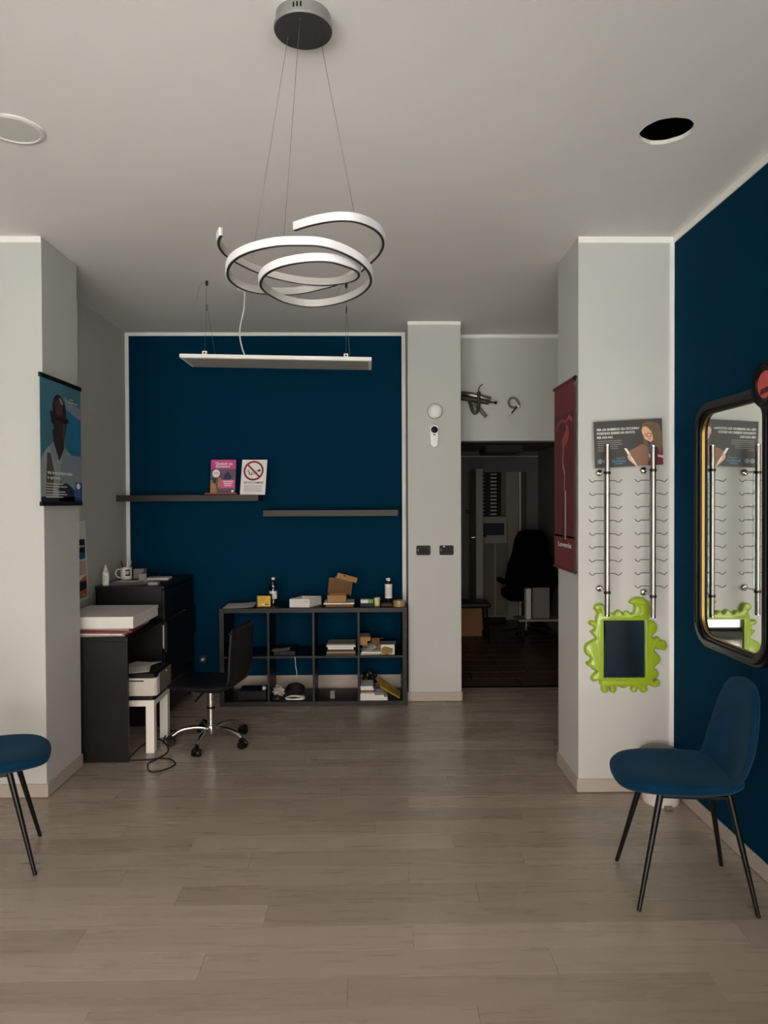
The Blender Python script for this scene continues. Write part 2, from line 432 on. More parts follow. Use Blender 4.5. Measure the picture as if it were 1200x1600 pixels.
# white trims along ceiling and corners, paint border of the blue field
tn = [0]
def trim(*a):
    tn[0] += 1; struct('trim_%d' % tn[0], B().box(*a), 'trim_white')
tw = .033
trim(LXF, PXL, PYL - .006, PYL, CEIL - tw, CEIL)
trim(PXR, RX, PYR - .006, PYR, CEIL - tw, CEIL)
trim(RX - .024, RX, PYR - .007, PYR, 0.075, CEIL - tw)
trim(RX - .007, RX, WIN_Y, PYR - .007, CEIL - tw, CEIL)
trim(LX, CX0, BY - .006, BY, CEIL - .028, CEIL)
trim(LX, LX + .03, BY - .007, BY, 0.1, CEIL - .028)
trim(CX0 - .031, CX0, BY - .007, BY, 0.1, CEIL - .028)
trim(CX0, CX1, CY - .006, CY, CEIL - .028, CEIL)
trim(CX1, 2.05, LY - .006, LY, CEIL - .028, CEIL)
# baseboards with the thin shadow strip under them
def base(side, segs, h=.075):
    b = B()
    for a in segs: b.box(*a[:4], 0.004, h)
    struct('baseboard_' + side, b, 'baseboard', bevel=.002)
base('pillar_left', [(LXF, PXL + .01, PYL - .01, PYL), (PXL, PXL + .01, PYL, PYL2)])
base('pillar_right', [(PXR - .01, RX, PYR - .01, PYR), (PXR - .01, PXR, PYR, PYR2)])
base('right', [(RX - .011, RX, WIN_Y, PYR - .01)])
base('left', [(LXF, LXF + .01, WIN_Y, PYL - .01)])
base('back', [(LX, CX0, BY - .012, BY)], .13)
base('niche', [(LX, LX + .01, PYL2, BY - .012)])
base('column', [(CX0 - .01, CX1, CY - .01, CY), (CX1, CX1 + .006, CY - .01, LY), (CX0 - .01, CX0, CY, BY - .012)])

# back room
BRY, BRX = 9.6, 2.25
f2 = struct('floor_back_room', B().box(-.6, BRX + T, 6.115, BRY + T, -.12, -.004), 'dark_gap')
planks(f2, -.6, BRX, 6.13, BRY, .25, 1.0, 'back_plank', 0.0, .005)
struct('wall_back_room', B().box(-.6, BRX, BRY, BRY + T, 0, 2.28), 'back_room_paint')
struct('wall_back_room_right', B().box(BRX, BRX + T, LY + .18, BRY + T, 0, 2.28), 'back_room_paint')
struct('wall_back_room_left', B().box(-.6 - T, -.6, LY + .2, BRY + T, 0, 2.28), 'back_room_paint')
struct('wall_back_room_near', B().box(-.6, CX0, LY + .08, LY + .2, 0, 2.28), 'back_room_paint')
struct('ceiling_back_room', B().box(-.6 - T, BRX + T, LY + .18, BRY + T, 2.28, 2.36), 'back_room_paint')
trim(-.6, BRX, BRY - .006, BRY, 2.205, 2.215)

# ================================================================== LAMPS
def spiral_lamp():
    cx, cy = -.198, 2.125
    t = thing('spiral_pendant_lamp', (cx, cy, 2.2), 'spiral ribbon pendant lamp hanging on thin wires from a round dark canopy', 'lamp')
    r = .0865
    b = B().lathe([(r * .93, CEIL), (r * .93, CEIL - .034), (r, CEIL - .034), (r, CEIL - .04), (r * .985, CEIL - .042)], (cx, cy, 0), 48)
    can = obj('canopy', b, 'canopy_grey', t, smooth=True)
    obj('canopy_disc', B().lathe([(r * .98, CEIL - .0415), (r * .98, CEIL - .0435), (r * .9, CEIL - .044)], (cx, cy, 0), 48), 'canopy_dark', can, smooth=True)
    for k in (-1, 0, 1):
        a = -PI / 2 - .12 + k * .13; p = Vector((cx + math.cos(a) * r * .93, cy + math.sin(a) * r * .93, 0))
        w = Vector((-math.sin(a), math.cos(a), 0)); q = Vector((math.cos(a), math.sin(a), 0))
        bb = B(); bb.prism([(-.0022, CEIL - .024), (.0022, CEIL - .024), (.0022, CEIL - .010), (-.0022, CEIL - .010)], lambda u, v, d: Vector((p.x, p.y, v)) + w * u + q * d, -.001, .0006)
        obj('vent_slot', bb, 'dark_gap', can)
    raw = [(540,160,-.12),(640,130,-.17),(760,108,-.2),(870,108,-.19),(960,133,-.14),(1035,182,-.06),(1060,240,.02),(1040,300,.09),(985,358,.14),(900,428,.19),(800,480,.21),
           (700,508,.22),(580,533,.22),(470,540,.20),(350,533,.17),(240,508,.12),(165,460,.06),(143,405,0),(175,340,-.07),(270,287,-.14),(420,252,-.2),
           (560,246,-.22),(700,255,-.21),(830,298,-.16),(930,360,-.1),(980,425,-.02),(980,485,.05),(925,540,.12),(830,583,.18),(710,608,.21),(600,610,.21),
           (480,585,.17),(390,540,.11),(345,500,.05),(338,460,0),(375,412,-.06),(460,372,-.11),(600,346,-.145),(740,346,-.14),(850,378,-.09),(908,408,-.03),
           (912,438,.03),(880,462,.09),(800,480,.15),(690,486,.18),(560,474,.2),(430,446,.2),(330,413,.18),(220,362,.13),(130,302,.07),(95,250,0),(95,212,-.06),(110,186,-.1)]
    P3 = [onY(320 + x / 3.75, 310 + y / 3.75, 2.15 + d) for x, y, d in raw]
    C = cr(P3, 5); n = len(C)
    cen = Vector((sum(p.x for p in C) / n, sum(p.y for p in C) / n, 0))
    nor = []
    for i, p in enumerate(C):
        tg = C[min(i + 1, n - 1)] - C[max(i - 1, 0)]; tg.z = 0; tg.normalize()
        nn = Vector((tg.y, -tg.x, 0)); rd = Vector((p.x - cen.x, p.y - cen.y, 0))
        if nn.dot(rd) < 0: nn = -nn
        nor.append(nn)
    def sweep(a0, a1, z0, z1):
        b = B(); R = []
        for p, nn in zip(C, nor):
            R.append(b.ring([p + nn * a0 + Vector((0, 0, z0)), p + nn * a1 + Vector((0, 0, z0)), p + nn * a1 + Vector((0, 0, z1)), p + nn * a0 + Vector((0, 0, z1))]))
        b.skin(R); return b
    rb = obj('ribbon_frame', sweep(-.004, .002, -.0115, .0115), 'lamp_metal', t, smooth=True)
    obj('ribbon_edge', sweep(-.0045, .003, -.0128, -.0112), 'lamp_edge', rb, smooth=True)
    obj('diffuser', sweep(.002, .006, -.0112, .0112), 'diffuser', t, smooth=True)
    def near(u, v, lo=0, hi=1):
        best = min(range(int(lo * n), int(hi * n)), key=lambda i: (C[i] - onY(u, v, C[i].y)).length)
        return C[best] + Vector((0, 0, .012))
    z0 = CEIL - .044
    for a, e in ((onZ(506, 57, z0), near(556, 338, 0, .2)), (onZ(475, 27, z0), near(447, 376, .3, .5)), (onZ(456, 57, z0), near(400, 408, .8, 1))):
        w = obj('suspension_wire', B().cyl(a, e, .0007, n=6), 'steel', t)
        obj('wire_gland', B().cyl(a + Vector((0, 0, .002)), a - Vector((0, 0, .007)), .0028, .002, n=8), 'steel', w)
spiral_lamp()

def linear_lamp():
    A, Bp, Cc, D = onY(282, 554, 4.55), onY(582, 562, 4.55), onY(582, 577, 4.87), onY(304, 571, 4.87)
    x0, x1, z = -1.222, 0.0, 2.52
    t = thing('linear_pendant_lamp', ((x0 + x1) / 2, 4.71, z), 'flat rectangular office pendant lamp hanging level before the blue back wall', 'lamp')
    tilt = Matrix.Translation(((x0 + x1) / 2, 4.71, z)) @ Matrix.Rotation(.019, 4, 'Y') @ Matrix.Translation((-(x0 + x1) / 2, -4.71, -z))
    obj('housing', B().box(x0, x1, 4.55, 4.87, z - .008, z + .016, tilt), 'trim_white', t, bevel=.002)
    obj('diffuser_panel', B().box(x0 + .02, x1 - .02, 4.565, 4.855, z - .0095, z - .007, tilt), 'lamp_panel', t)
    for u, v in ((326, 437), (544, 443)):
        h = onZ(u, v, CEIL); zz = z + .016 - .019 * (h.x - (x0 + x1) / 2)
        br = obj('bracket', B().box(h.x - .014, h.x + .014, 4.56, 4.58, zz - .004, zz + .022, None), 'trim_white', t)
        obj('bracket_hole', B().box(h.x - .005, h.x + .005, 4.558, 4.5605, zz + .005, zz + .014), 'dark_gap', br)
        obj('suspension_wire', B().cyl((h.x, h.y, CEIL), (h.x, 4.57, zz + .02), .0011, n=6), 'steel', t)
        obj('suspension_wire', B().cyl((h.x, h.y, CEIL - .16), (h.x + .02, 4.82, zz), .0011, n=6), 'steel', t)
        obj('ceiling_hook', B().cyl((h.x, h.y, CEIL), (h.x, h.y, CEIL - .03), .009, .006, n=10), 'black_metal', t)
        obj('wire_gripper', B().cyl((h.x, h.y, CEIL - .15), (h.x, h.y, CEIL - .19), .005, n=8), 'steel', t)
        obj('loose_wire', B().tube(cr([(h.x, h.y, CEIL - .02), (h.x - .03, h.y, CEIL - .01), (h.x - .06, h.y + .02, CEIL - .06), (h.x - .065, h.y + .02, CEIL - .12)], 5), .0008, 5), 'steel', t)
    c = onZ(385, 450, CEIL)
    obj('ceiling_rose', B().lathe([(.045, CEIL), (.045, CEIL - .012), (.03, CEIL - .022)], (c.x, c.y, 0), 24), 'white_plastic', t, smooth=True)
    obj('power_cord', B().tube(cr([(c.x, c.y, CEIL - .015), (c.x, c.y - .03, CEIL - .14), (c.x - .02, c.y - .08, CEIL - .3), (c.x - .005, 4.74, z + .1), (c.x + .03, 4.72, z + .02)], 6), .0045, 8), 'white_plastic', t, smooth=True)
    obj('cord_clip', B().box(c.x + .01, c.x + .13, 4.68, 4.76, z + .012, z + .028, None), 'white_plastic', t, bevel=.003)
linear_lamp()

def downlight():
    c = onZ(26, 197, CEIL)
    t = thing('recessed_downlight', (c.x, c.y, CEIL - .01), 'round white downlight set flush in the ceiling', 'lamp')
    obj('ring', B().lathe([(.112, CEIL), (.112, CEIL - .003), (.106, CEIL - .008), (.094, CEIL - .008), (.092, CEIL - .004), (.09, CEIL)], (c.x, c.y, 0), 48), 'white_plastic', t, smooth=True)
    obj('lens', B().lathe([(.093, CEIL - .001), (.093, CEIL - .0045), (.05, CEIL - .0055), (.001, CEIL - .006)], (c.x, c.y, 0), 48), 'downlight_lens', t, smooth=True)
downlight()

# ================================================================== VELVET CHAIRS
def shell(prof, conc, nr=28):
    """prof: (x, z, half width, half thickness); conc: forward/up curl of the sides"""
    b = B(); R = []; pts = [Vector((p[0], 0, p[1])) for p in prof]
    for i, (x, z, hw, ht) in enumerate(prof):
        tg = pts[min(i + 1, len(pts) - 1)] - pts[max(i - 1, 0)]; tg.normalize()
        nn = Vector((-tg.z, 0, tg.x))
        ring = []
        for k in range(nr):
            a = 2 * PI * k / nr; c, s_ = math.cos(a), math.sin(a)
            y = hw * math.copysign(abs(c) ** .75, c); h = ht * math.copysign(abs(s_) ** .8, s_)
            ring.append(pts[i] + Vector((0, y, 0)) + nn * (h + conc(i / (len(prof) - 1)) * (y / .21) ** 2))
        R.append(b.ring(ring))
    b.skin(R); return b
def interp(keys, n):
    C = cr([Vector((k[0], k[1], k[2])) for k in keys], n); D = cr([Vector((k[3], 0, 0)) for k in keys], n)
    return [(c.x, c.y, max(.004, c.z), max(.003, d.x)) for c, d in zip(C, D)]
def velvet_chair(loc, rz, label):
    t = thing('velvet_chair', loc, label, 'chair', None, rz)
    # the profile runs from the back to the front so that its normal points up / forward
    seat = [(-.205,.478,.13,.016),(-.185,.467,.165,.026),(-.12,.457,.205,.035),(0,.455,.225,.039),(.12,.461,.22,.040),(.2,.466,.195,.038),(.245,.464,.158,.032),(.27,.460,.11,.022),(.28,.458,.05,.01)]
    back = [(-.246,.868,.03,.01),(-.248,.860,.085,.017),(-.248,.842,.128,.021),(-.246,.80,.168,.023),(-.240,.72,.200,.024),(-.229,.63,.216,.024),(-.216,.57,.218,.023),(-.198,.515,.21,.022),(-.165,.472,.195,.02),(-.10,.452,.18,.015)]
    obj('seat', shell(interp(seat, 5), lambda s: .045 * (1 - s) ** 2 + .012), 'velvet', t, smooth=True, local=True)
    bk = obj('backrest', shell(interp(back, 5), lambda s: .018 + .04 * s), 'velvet', t, smooth=True, local=True)
    for sx in (1, -1):
        for sy in (1, -1):
            top = Vector((.13 * sx - .01, .12 * sy, .44)); ft = Vector((.2225 * sx, .195 * sy, 0))
            lg = obj('leg', B().cyl(top, ft + (top - ft) * .02, .0135, .0085, 16), 'black_metal', t, smooth=True, local=True)
            obj('foot_cap', B().cyl(ft + (top - ft) * .025, ft, .0088, .008, 12), 'rubber', lg, smooth=True, local=True)
    obj('under_frame', B().box(-.15, .13, -.13, .13, .418, .432), 'black_metal', t, local=True, bevel=.004)
    return t
velvet_chair((1.277, 2.897, 0), math.radians(173), 'dark teal velvet chair with black legs against the blue wall beneath the black framed mirror')
velvet_chair((-1.735, 3.155, 0), math.radians(22), 'dark teal velvet chair with black legs in front of the pillar bearing the portrait poster')

# ================================================================== PEDAL BIN
def pedal_bin():
    c = (1.527, 3.735, 0)
    t = thing('pedal_bin', c, 'small white bin with a grey lid in the corner behind the velvet chair', 'bin')
    obj('body', B().lathe([(.088, .0), (.094, .012), (.101, .24), (.103, .25)], c, 32), 'bin_white', t, smooth=True)
    obj('lid', B().lathe([(.106, .248), (.109, .256), (.107, .268), (.09, .28), (.05, .287), (.001, .289)], c, 32), 'bin_lid', t, smooth=True)
    obj('pedal', B().box(c[0] - .02, c[0] + .02, c[1] - .125, c[1] - .09, .006, .016), 'grey_plastic', t, bevel=.003)
pedal_bin()

# ================================================================== DESK, TABLE, PRINTER
DZ = .772
def desk():
    t = thing('desk', (-1.79, 4.75, 0), 'black narrow desk against the grey niche wall with closed end panel', 'desk')
    y0, y1, x0, x1 = 4.38, 5.115, LX + .015, -1.508
    obj('desktop', B().box(x0, x1 + .004, y0 - .004, y1, DZ - .024, DZ), 'black_wood', t, bevel=.0015)
    obj('end_panel', B().box(x0, x1, y0, y0 + .024, 0, DZ - .024), 'black_wood', t, bevel=.0015)
    obj('end_panel', B().box(x0, x1, y1 - .024, y1, 0, DZ - .024), 'black_wood', t, bevel=.0015)
    obj('back_panel', B().box(x0, x0 + .016, y0 + .024, y1 - .024, .3, DZ - .024), 'black_wood', t)
desk()
def slab(name, x0, x1, y0, y1, z0, z1, m, label, cat, group=None, rz=0, bevel=.001):
    b = B(); cx, cy = (x0 + x1) / 2, (y0 + y1) / 2
    b.box(x0, x1, y0, y1, z0, z1, Matrix.Translation((cx, cy, 0)) @ Matrix.Rotation(rz, 4, 'Z') @ Matrix.Translation((-cx, -cy, 0)))
    return tag(obj(name, b, m, None, bevel=bevel), label, cat, group)
# things on the desk, from the top board upwards
slab('folder', -1.93, -1.545, 4.41, 4.72, DZ, DZ + .012, 'paper_grey', 'grey document folder lowest in the pile on the black desk', 'folder', rz=.05)
slab('loose_papers', -1.92, -1.53, 4.40, 4.71, DZ + .0125, DZ + .02, 'paper', 'thin white paper wad near the bottom of the pile on the desk', 'papers', rz=-.06)
slab('document_folder', -1.95, -1.50, 4.42, 4.74, DZ + .021, DZ + .034, 'red_card', 'dark red folder under the white box on the desk', 'folder', rz=.03)
slab('paper_wad', -1.94, -1.50, 4.44, 4.76, DZ + .0345, DZ + .046, 'paper_grey', 'grey paper wad between red folder and white box on the desk', 'papers', rz=-.08)
def flat_box():
    x0, x1, y0, y1, z0, z1 = -1.95, -1.485, 4.42, 4.93, DZ + .048, DZ + .122
    t = thing('flat_box', ((x0 + x1) / 2, (y0 + y1) / 2, z0), 'large flat white box on top of the pile on the desk', 'box')
    obj('box_body', B().box(x0, x1, y0, y1, z0, z1 - .012), 'paper', t, bevel=.002)
    obj('lid', B().box(x0 - .003, x1 + .003, y0 - .003, y1 + .003, z1 - .016, z1), 'paper', t, bevel=.002)
flat_box()

def small_table():
    x1, y0, y1, z = -1.398, 4.54, 4.89, .345; x0 = x1 - .5
    t = thing('side_table', ((x0 + x1) / 2, (y0 + y1) / 2, 0), 'low white side table carrying the printer beside the black desk', 'table')
    obj('tabletop', B().box(x0, x1, y0, y1, z - .045, z), 'white_wood', t, bevel=.002)
    for x in (x0, x1 - .053):
        for y in (y0, y1 - .053): obj('leg', B().box(x, x + .053, y, y + .053, 0, z - .045), 'white_wood', t, bevel=.002)
small_table()
def printer():
    x0, x1, y0, y1, z = -1.80, -1.368, 4.50, 4.83, .345
    t = thing('printer', ((x0 + x1) / 2, (y0 + y1) / 2, z), 'white and black inkjet printer on the low white table', 'printer')
    cx, cy = (x0 + x1) / 2, (y0 + y1) / 2
    def rr(ins, r=.03): return rrect(x0 + ins, x1 - ins, y0 + ins, y1 - ins, r)
    fn = lambda u, v, d: Vector((u, v, d))
    obj('foot', B().prism(rr(.02), fn, z, z + .032), 'black_plastic', t, smooth=True)
    obj('body', B().prism(rr(0), fn, z + .032, z + .145), 'printer_white', t, smooth=True, bevel=.004)
    obj('side_cover', B().box(x1 - .002, x1 + .004, y0 + .05, y1 - .02, z + .04, z + .165), 'grey_plastic', t, bevel=.002)
    obj('paper_slot', B().box(x0 + .08, x1 - .08, y0 - .002, y0 + .01, z + .125, z + .132), 'black_plastic', t)
    obj('scanner_lid', B().prism(rr(.006), fn, z + .146, z + .175), 'black_plastic', t, smooth=True, bevel=.004)
    obj('button', B().cyl((x1 + .004, y0 + .2, z + .15), (x1 + .007, y0 + .2, z + .15), .006, n=12), 'paper', t)
printer()
def sheet_of_paper(x, y, z, w, l, rz, label, m='paper', curl=.006, name='paper_sheet', group=None):
    b = B(); n = 8; top = []; bot = []
    R_ = Matrix.Rotation(rz, 3, 'Z')
    for i in range(n + 1):
        u = i / n - .5; h = curl * (u + .5) ** 3
        top.append((R_ @ Vector((u * w, -l / 2, h + .0012)), R_ @ Vector((u * w, l / 2, h * 1.3 + .0012))))
        bot.append((R_ @ Vector((u * w, -l / 2, h)), R_ @ Vector((u * w, l / 2, h * 1.3))))
    O = Vector((x, y, z)); rings = []
    for (a, c), (d, e) in zip(top, bot): rings.append(b.ring([O + a, O + c, O + e, O + d]))
    b.skin(rings); return tag(obj(name, b, m, None), label, 'paper', group)
sheet_of_paper(-1.56, 4.64, .521, .21, .27, .25, 'white paper sheet lying askew on the printer lid, lower one', curl=.002)
sheet_of_paper(-1.53, 4.72, .5255, .2, .15, -.35, 'short white paper sheet over the other sheet on the printer', curl=.012)

# ================================================================== CHEST OF DRAWERS
def chest():
    x0, x1, y0, y1, h = LX + .085, -1.5, 5.135, 5.955, 1.0
    t = thing('chest_of_drawers', ((x0 + x1) / 2, (y0 + y1) / 2, 0), 'tall black chest of drawers standing in the niche corner behind the desk', 'chest')
    xb = x1 - .022
    b = B().box(x0, xb, y0, y0 + .02, 0, h - .02).box(x0, xb, y1 - .02, y1, 0, h - .02).box(x0, x0 + .01, y0, y1, .05, h - .02).box(x0, xb, y0, y1, .05, .07)
    obj('carcass', b, 'black_wood', t, bevel=.001)
    obj('chest_top', B().box(x0 - .004, x1, y0 - .006, y1 + .006, h - .022, h), 'black_wood', t, bevel=.0015)
    dh = (h - .022 - .06) / 4
    for k in range(4):
        z = .055 + k * dh; out = .0 if k != 2 else .016
        d = obj('drawer', B().box(xb + .002 + out, x1 + out, y0 + .001, y1 - .001, z + .004, z + dh - .004), 'black_wood', t, bevel=.0015)
        obj('drawer_box', B().box(x0 + .05, xb + .002 + out, y0 + .024, y0 + .036, z + .03, z + dh - .03), 'white_wood', d)
        obj('drawer_box', B().box(x0 + .05, xb + .002 + out, y1 - .036, y1 - .024, z + .03, z + dh - .03), 'white_wood', d)
chest()
CH = 1.0
def dropper_bottle():
    c = onZ(164.5, 911, CH); c = (c.x, 5.2, CH)
    t = thing('dropper_bottle', c, 'slim white dropper bottle at the near corner of the chest top', 'bottle')
    obj('bottle_body', B().lathe([(.021, 0), (.0235, .004), (.0235, .092), (.021, .1), (.014, .104)], c, 24), 'white_plastic', t, smooth=True)
    obj('cap', B().lathe([(.0145, .103), (.0145, .122), (.009, .128), (.006, .142), (.003, .15)], c, 20), 'paper', t, smooth=True)
    obj('bottle_label', B().lathe([(.0238, .02), (.0238, .085)], c, 24), 'print_white', t, smooth=True)
    for k in range(5):
        obj('label_line', B().box(c[0] - .013, c[0] + (.006, .012, .009, .013, .004)[k], c[1] - .0246, c[1] - .0215, .03 + k * .011 + CH, .033 + k * .011 + CH), 'print_grey', t)
dropper_bottle()
def mug():
    p = onZ(200, 901, CH); c = Vector((p.x, 5.6, CH))
    t = thing('mug', c, 'white mug holding pens on top of the black chest', 'mug')
    R_ = .042
    obj('cup', B().lathe([(.036, 0), (R_, .006), (R_, .094), (R_ - .0035, .095), (R_ - .004, .09), (R_ - .004, .01), (.001, .008)], c, 32), 'white_plastic', t, smooth=True)
    obj('handle', B().tube(cr([c + Vector((-R_ + .003, -.01, .08)), c + Vector((-R_ - .024, -.018, .078)), c + Vector((-R_ - .034, -.02, .048)), c + Vector((-R_ - .02, -.016, .02)), c + Vector((-R_ + .003, -.01, .016))], 5), .0055, 8), 'white_plastic', t, smooth=True)
    b = B(); rings = []
    for z in (.03, .08): rings.append(b.ring([c + Vector((math.sin(a) * (R_ + .0006), -math.cos(a) * (R_ + .0006), z)) for a in [(.15 + .9 * i / 8) for i in range(9)]]))
    b.skin(rings, False, False, False); obj('badge', b, 'print_black', t, smooth=True)
    sh = Sheet(c + Vector((math.sin(.2) * (R_ + .004), -math.cos(.2) * (R_ + .003), .068)), Vector((.026, .017, 0)), Vector((0, 0, -.024)), (.4, -1, 0))
    sh.text('EBY', 0, 1, 0, 1, 'print_white', t)
    for i, (dx, dy, tx, ty, m, lab) in enumerate([(-.02, .01, -.045, .0, 'black_plastic', 'black pen leaning to the wall side in the white mug'), (.0, .015, .004, .02, 'white_plastic', 'thick pale marker upright in the white mug'), (.02, .0, .05, -.01, 'paper_grey', 'grey pen leaning outwards in the white mug')]):
        pt = c + Vector((dx * .6, dy, .012)); pe = c + Vector((tx, ty, .155 + .008 * i)); d = (pe - pt)
        e = thing('pen', pt, lab, 'pen', None)
        obj('barrel', B().cyl(pt, pt + d * .85, .004 + .003 * (i == 1), n=10), m, e, smooth=True)
        obj('pen_tip', B().cyl(pt + d * .85, pe, .004 + .003 * (i == 1), .0015, n=10), 'black_plastic' if i != 1 else 'white_plastic', e, smooth=True)
mug()
slab('small_carton', -1.895, -1.815, 5.66, 5.74, CH, CH + .075, 'paper_grey', 'grey small carton behind the mug on the chest', 'box')
slab('carton', -1.80, -1.745, 5.47, 5.53, CH, CH + .055, 'paper_grey', 'small grey cube carton beside the mug on the chest', 'box', rz=.3)
slab('white_booklet', -1.765, -1.59, 5.53, 5.66, CH, CH + .016, 'paper', 'white booklet near the outer edge of the chest top', 'booklet', rz=.06)
slab('note_pad', -1.635, -1.565, 5.19, 5.25, CH, CH + .022, 'paper_grey', 'small pale note pad at the front corner of the chest top', 'note pad')
sheet_of_paper(-1.84, 5.32, CH, .24, .2, .1, 'grey paper sheet flat on the chest before the mug', 'paper_grey', .004)
sheet_of_paper(-1.83, 5.44, CH + .0015, .26, .12, -.2, 'white long leaflet flat on the chest before the mug', 'paper', .003, 'leaflet')
sheet_of_paper(-1.70, 5.29, CH + .0015, .14, .14, .4, 'grey curled leaflet at the front of the chest top', 'paper_grey', .012, 'leaflet')
def spectacle_frame():
    c = Vector((-1.72, 5.74, CH))
    t = thing('spectacles', c, 'pair of dark spectacles lying folded on the chest', 'glasses')
    for s_ in (-1, 1):
        obj('rim', B().tube([c + Vector((s_ * .033 + .026 * math.cos(a), -.004, .026 + .022 * math.sin(a))) for a in [2 * PI * i / 20 for i in range(20)]], .003, 6, True), 'black_plastic', t, smooth=True)
        obj('temple', B().tube([c + Vector((s_ * .062, 0, .034)), c + Vector((s_ * .064, .07, .03)), c + Vector((s_ * .058, .13, .006))], .003, 6), 'black_plastic', t, smooth=True)
    obj('bridge', B().tube([c + Vector((-.01, -.004, .034)), c + Vector((0, -.006, .038)), c + Vector((.01, -.004, .034))], .003, 6), 'black_plastic', t)
spectacle_frame()

# ================================================================== OFFICE CHAIR
def office_chair():
    c = Vector((-1.077, 4.72, 0))
    t = thing('office_chair', c, 'black padded swivel chair on a chrome five-star castor base', 'chair', None, math.radians(169))
    seatp = [(-.195,.435,.195,.02),(-.17,.42,.2,.022),(-.12,.412,.205,.024),(0,.41,.21,.026),(.12,.412,.21,.026),(.19,.412,.2,.024),(.225,.404,.18,.018),(.24,.392,.14,.008)]
    backp = [(-.226,.80,.15,.010),(-.226,.792,.18,.02),(-.224,.76,.195,.026),(-.219,.68,.2,.028),(-.213,.58,.2,.028),(-.208,.5,.2,.028),(-.198,.452,.198,.028),(-.165,.424,.195,.022)]
    obj('seat', shell(interp(seatp, 4), lambda s: .0), 'black_leather', t, smooth=True, local=True)
    bk = obj('backrest', shell(interp(backp, 4), lambda s: .004), 'black_leather', t, smooth=True, local=True)
    for k in range(4):
        z = .5 + k * .075; x = -.182 - .02 * (z - .5) / .3
        obj('stitched_seam', B().tube([(x + .0045 + .0, y, z) for y in (-.18, 0, .18)], .003, 6), 'black_leather', bk, local=True)
    obj('back_rivet', B().cyl((-.222, .188, .77), (-.222, .205, .77), .008, n=12), 'chrome', bk, local=True)
    obj('mechanism', B().box(-.09, .09, -.07, .07, .352, .388), 'black_plastic', t, local=True, bevel=.006)
    obj('gas_column', B().cyl((0, 0, .1), (0, 0, .355), .025, n=24), 'chrome', t, smooth=True, local=True)
    obj('column_collar', B().cyl((0, 0, .235), (0, 0, .248), .028, n=24), 'black_plastic', t, smooth=True, local=True)
    obj('lever', B().tube([(.02, .06, .36), (.02, .14, .345), (.02, .19, .33)], .006, 8), 'black_plastic', t, smooth=True, local=True)
    obj('hub', B().lathe([(.03, .065), (.036, .075), (.036, .12), (.028, .13)], (0, 0, 0), 24), 'chrome', t, smooth=True, local=True)
    for k in range(5):
        a = math.radians(-98 + 72 * k) - math.radians(169); u = Vector((math.cos(a), math.sin(a), 0)); w = Vector((-u.y, u.x, 0))
        arm = B().tube(cr([u * .02 + Vector((0, 0, .1)), u * .1 + Vector((0, 0, .112)), u * .19 + Vector((0, 0, .1)), u * .245 + Vector((0, 0, .068))], 5), .0135, 10)
        ar = obj('base_arm', arm, 'chrome', t, smooth=True, local=True)
        ct = obj('castor', B().cyl(u * .245 + Vector((0, 0, .072)), u * .245 + Vector((0, 0, .045)), .008, n=10), 'black_plastic', t, smooth=True, local=True)
        for s_ in (-1, 1):
            obj('castor_wheel', B().cyl(u * .255 + w * .008 * s_ + Vector((0, 0, .027)), u * .255 + w * .026 * s_ + Vector((0, 0, .027)), .027, .024, 20), 'black_plastic', ct, smooth=True, local=True)
        obj('castor_hood', B().tube([u * (.255 + .03 * math.cos(q)) + Vector((0, 0, .03 + .03 * math.sin(q))) for q in [.3 + 2.2 * i / 8 for i in range(9)]], .011, 8), 'black_plastic', ct, smooth=True, local=True)
office_chair()

# cables on the floor
tag(obj('power_cable', B().tube(cr([onZ(200, 1180, .004), onZ(222, 1160, .004), onZ(245, 1152, .004), onZ(259, 1164, .004), onZ(257, 1174, .004), onZ(240, 1184, .004), onZ(228, 1190, .004), onZ(231, 1202, .004), onZ(250, 1201, .004), onZ(270, 1192, .004), onZ(264, 1184, .004), onZ(245, 1182, .004), onZ(228, 1184, .004), onZ(200, 1185, .004)], 6), .004, 8), 'rubber', None, smooth=True),
    'thin black cable looped on the floor before the white table', 'cable')
tag(obj('extension_lead', B().tube(cr([onZ(252, 1158, .0135), onZ(254, 1150, .0135), onZ(262, 1141, .0135), onZ(272, 1139, .0135), onZ(274, 1144, .0135), onZ(264, 1153, .0135), onZ(258, 1160, .0135)], 6), .005, 8), 'rubber', None, smooth=True),
    'thicker black lead coiled on the floor near the chair castors', 'cable')

# ================================================================== CUBE SHELVING UNIT
KX, KY0, KY1, KH = -1.2, 5.562, 5.952, .77
KW = 1.47; KT = .036; KI = .016
CW = (KW - 2 * KT - 3 * KI) / 4; CHH = (KH - 2 * KT - KI) / 2
def cube_unit():
    t = thing('cube_shelf', (KX + KW / 2, (KY0 + KY1) / 2, 0), 'low black open shelving unit of eight compartments against the blue wall', 'shelf')
    obj('side_panel', B().box(KX, KX + KT, KY0, KY1, 0, KH), 'black_wood', t, bevel=.001)
    obj('side_panel', B().box(KX + KW - KT, KX + KW, KY0, KY1, 0, KH), 'black_wood', t, bevel=.001)
    obj('top_panel', B().box(KX + KT, KX + KW - KT, KY0, KY1, KH - KT, KH), 'black_wood', t, bevel=.001)
    obj('bottom_panel', B().box(KX + KT, KX + KW - KT, KY0, KY1, 0, KT), 'black_wood', t, bevel=.001)
    for k in range(3):
        x = KX + KT + CW + k * (CW + KI)
        obj('divider', B().box(x, x + KI, KY0 + .001, KY1, KT, KH - KT), 'black_wood', t)
    for k in range(4):
        x = KX + KT + k * (CW + KI)
        obj('shelf_board', B().box(x, x + CW, KY0 + .002, KY1, KT + CHH, KT + CHH + KI), 'black_wood', t)
cube_unit()
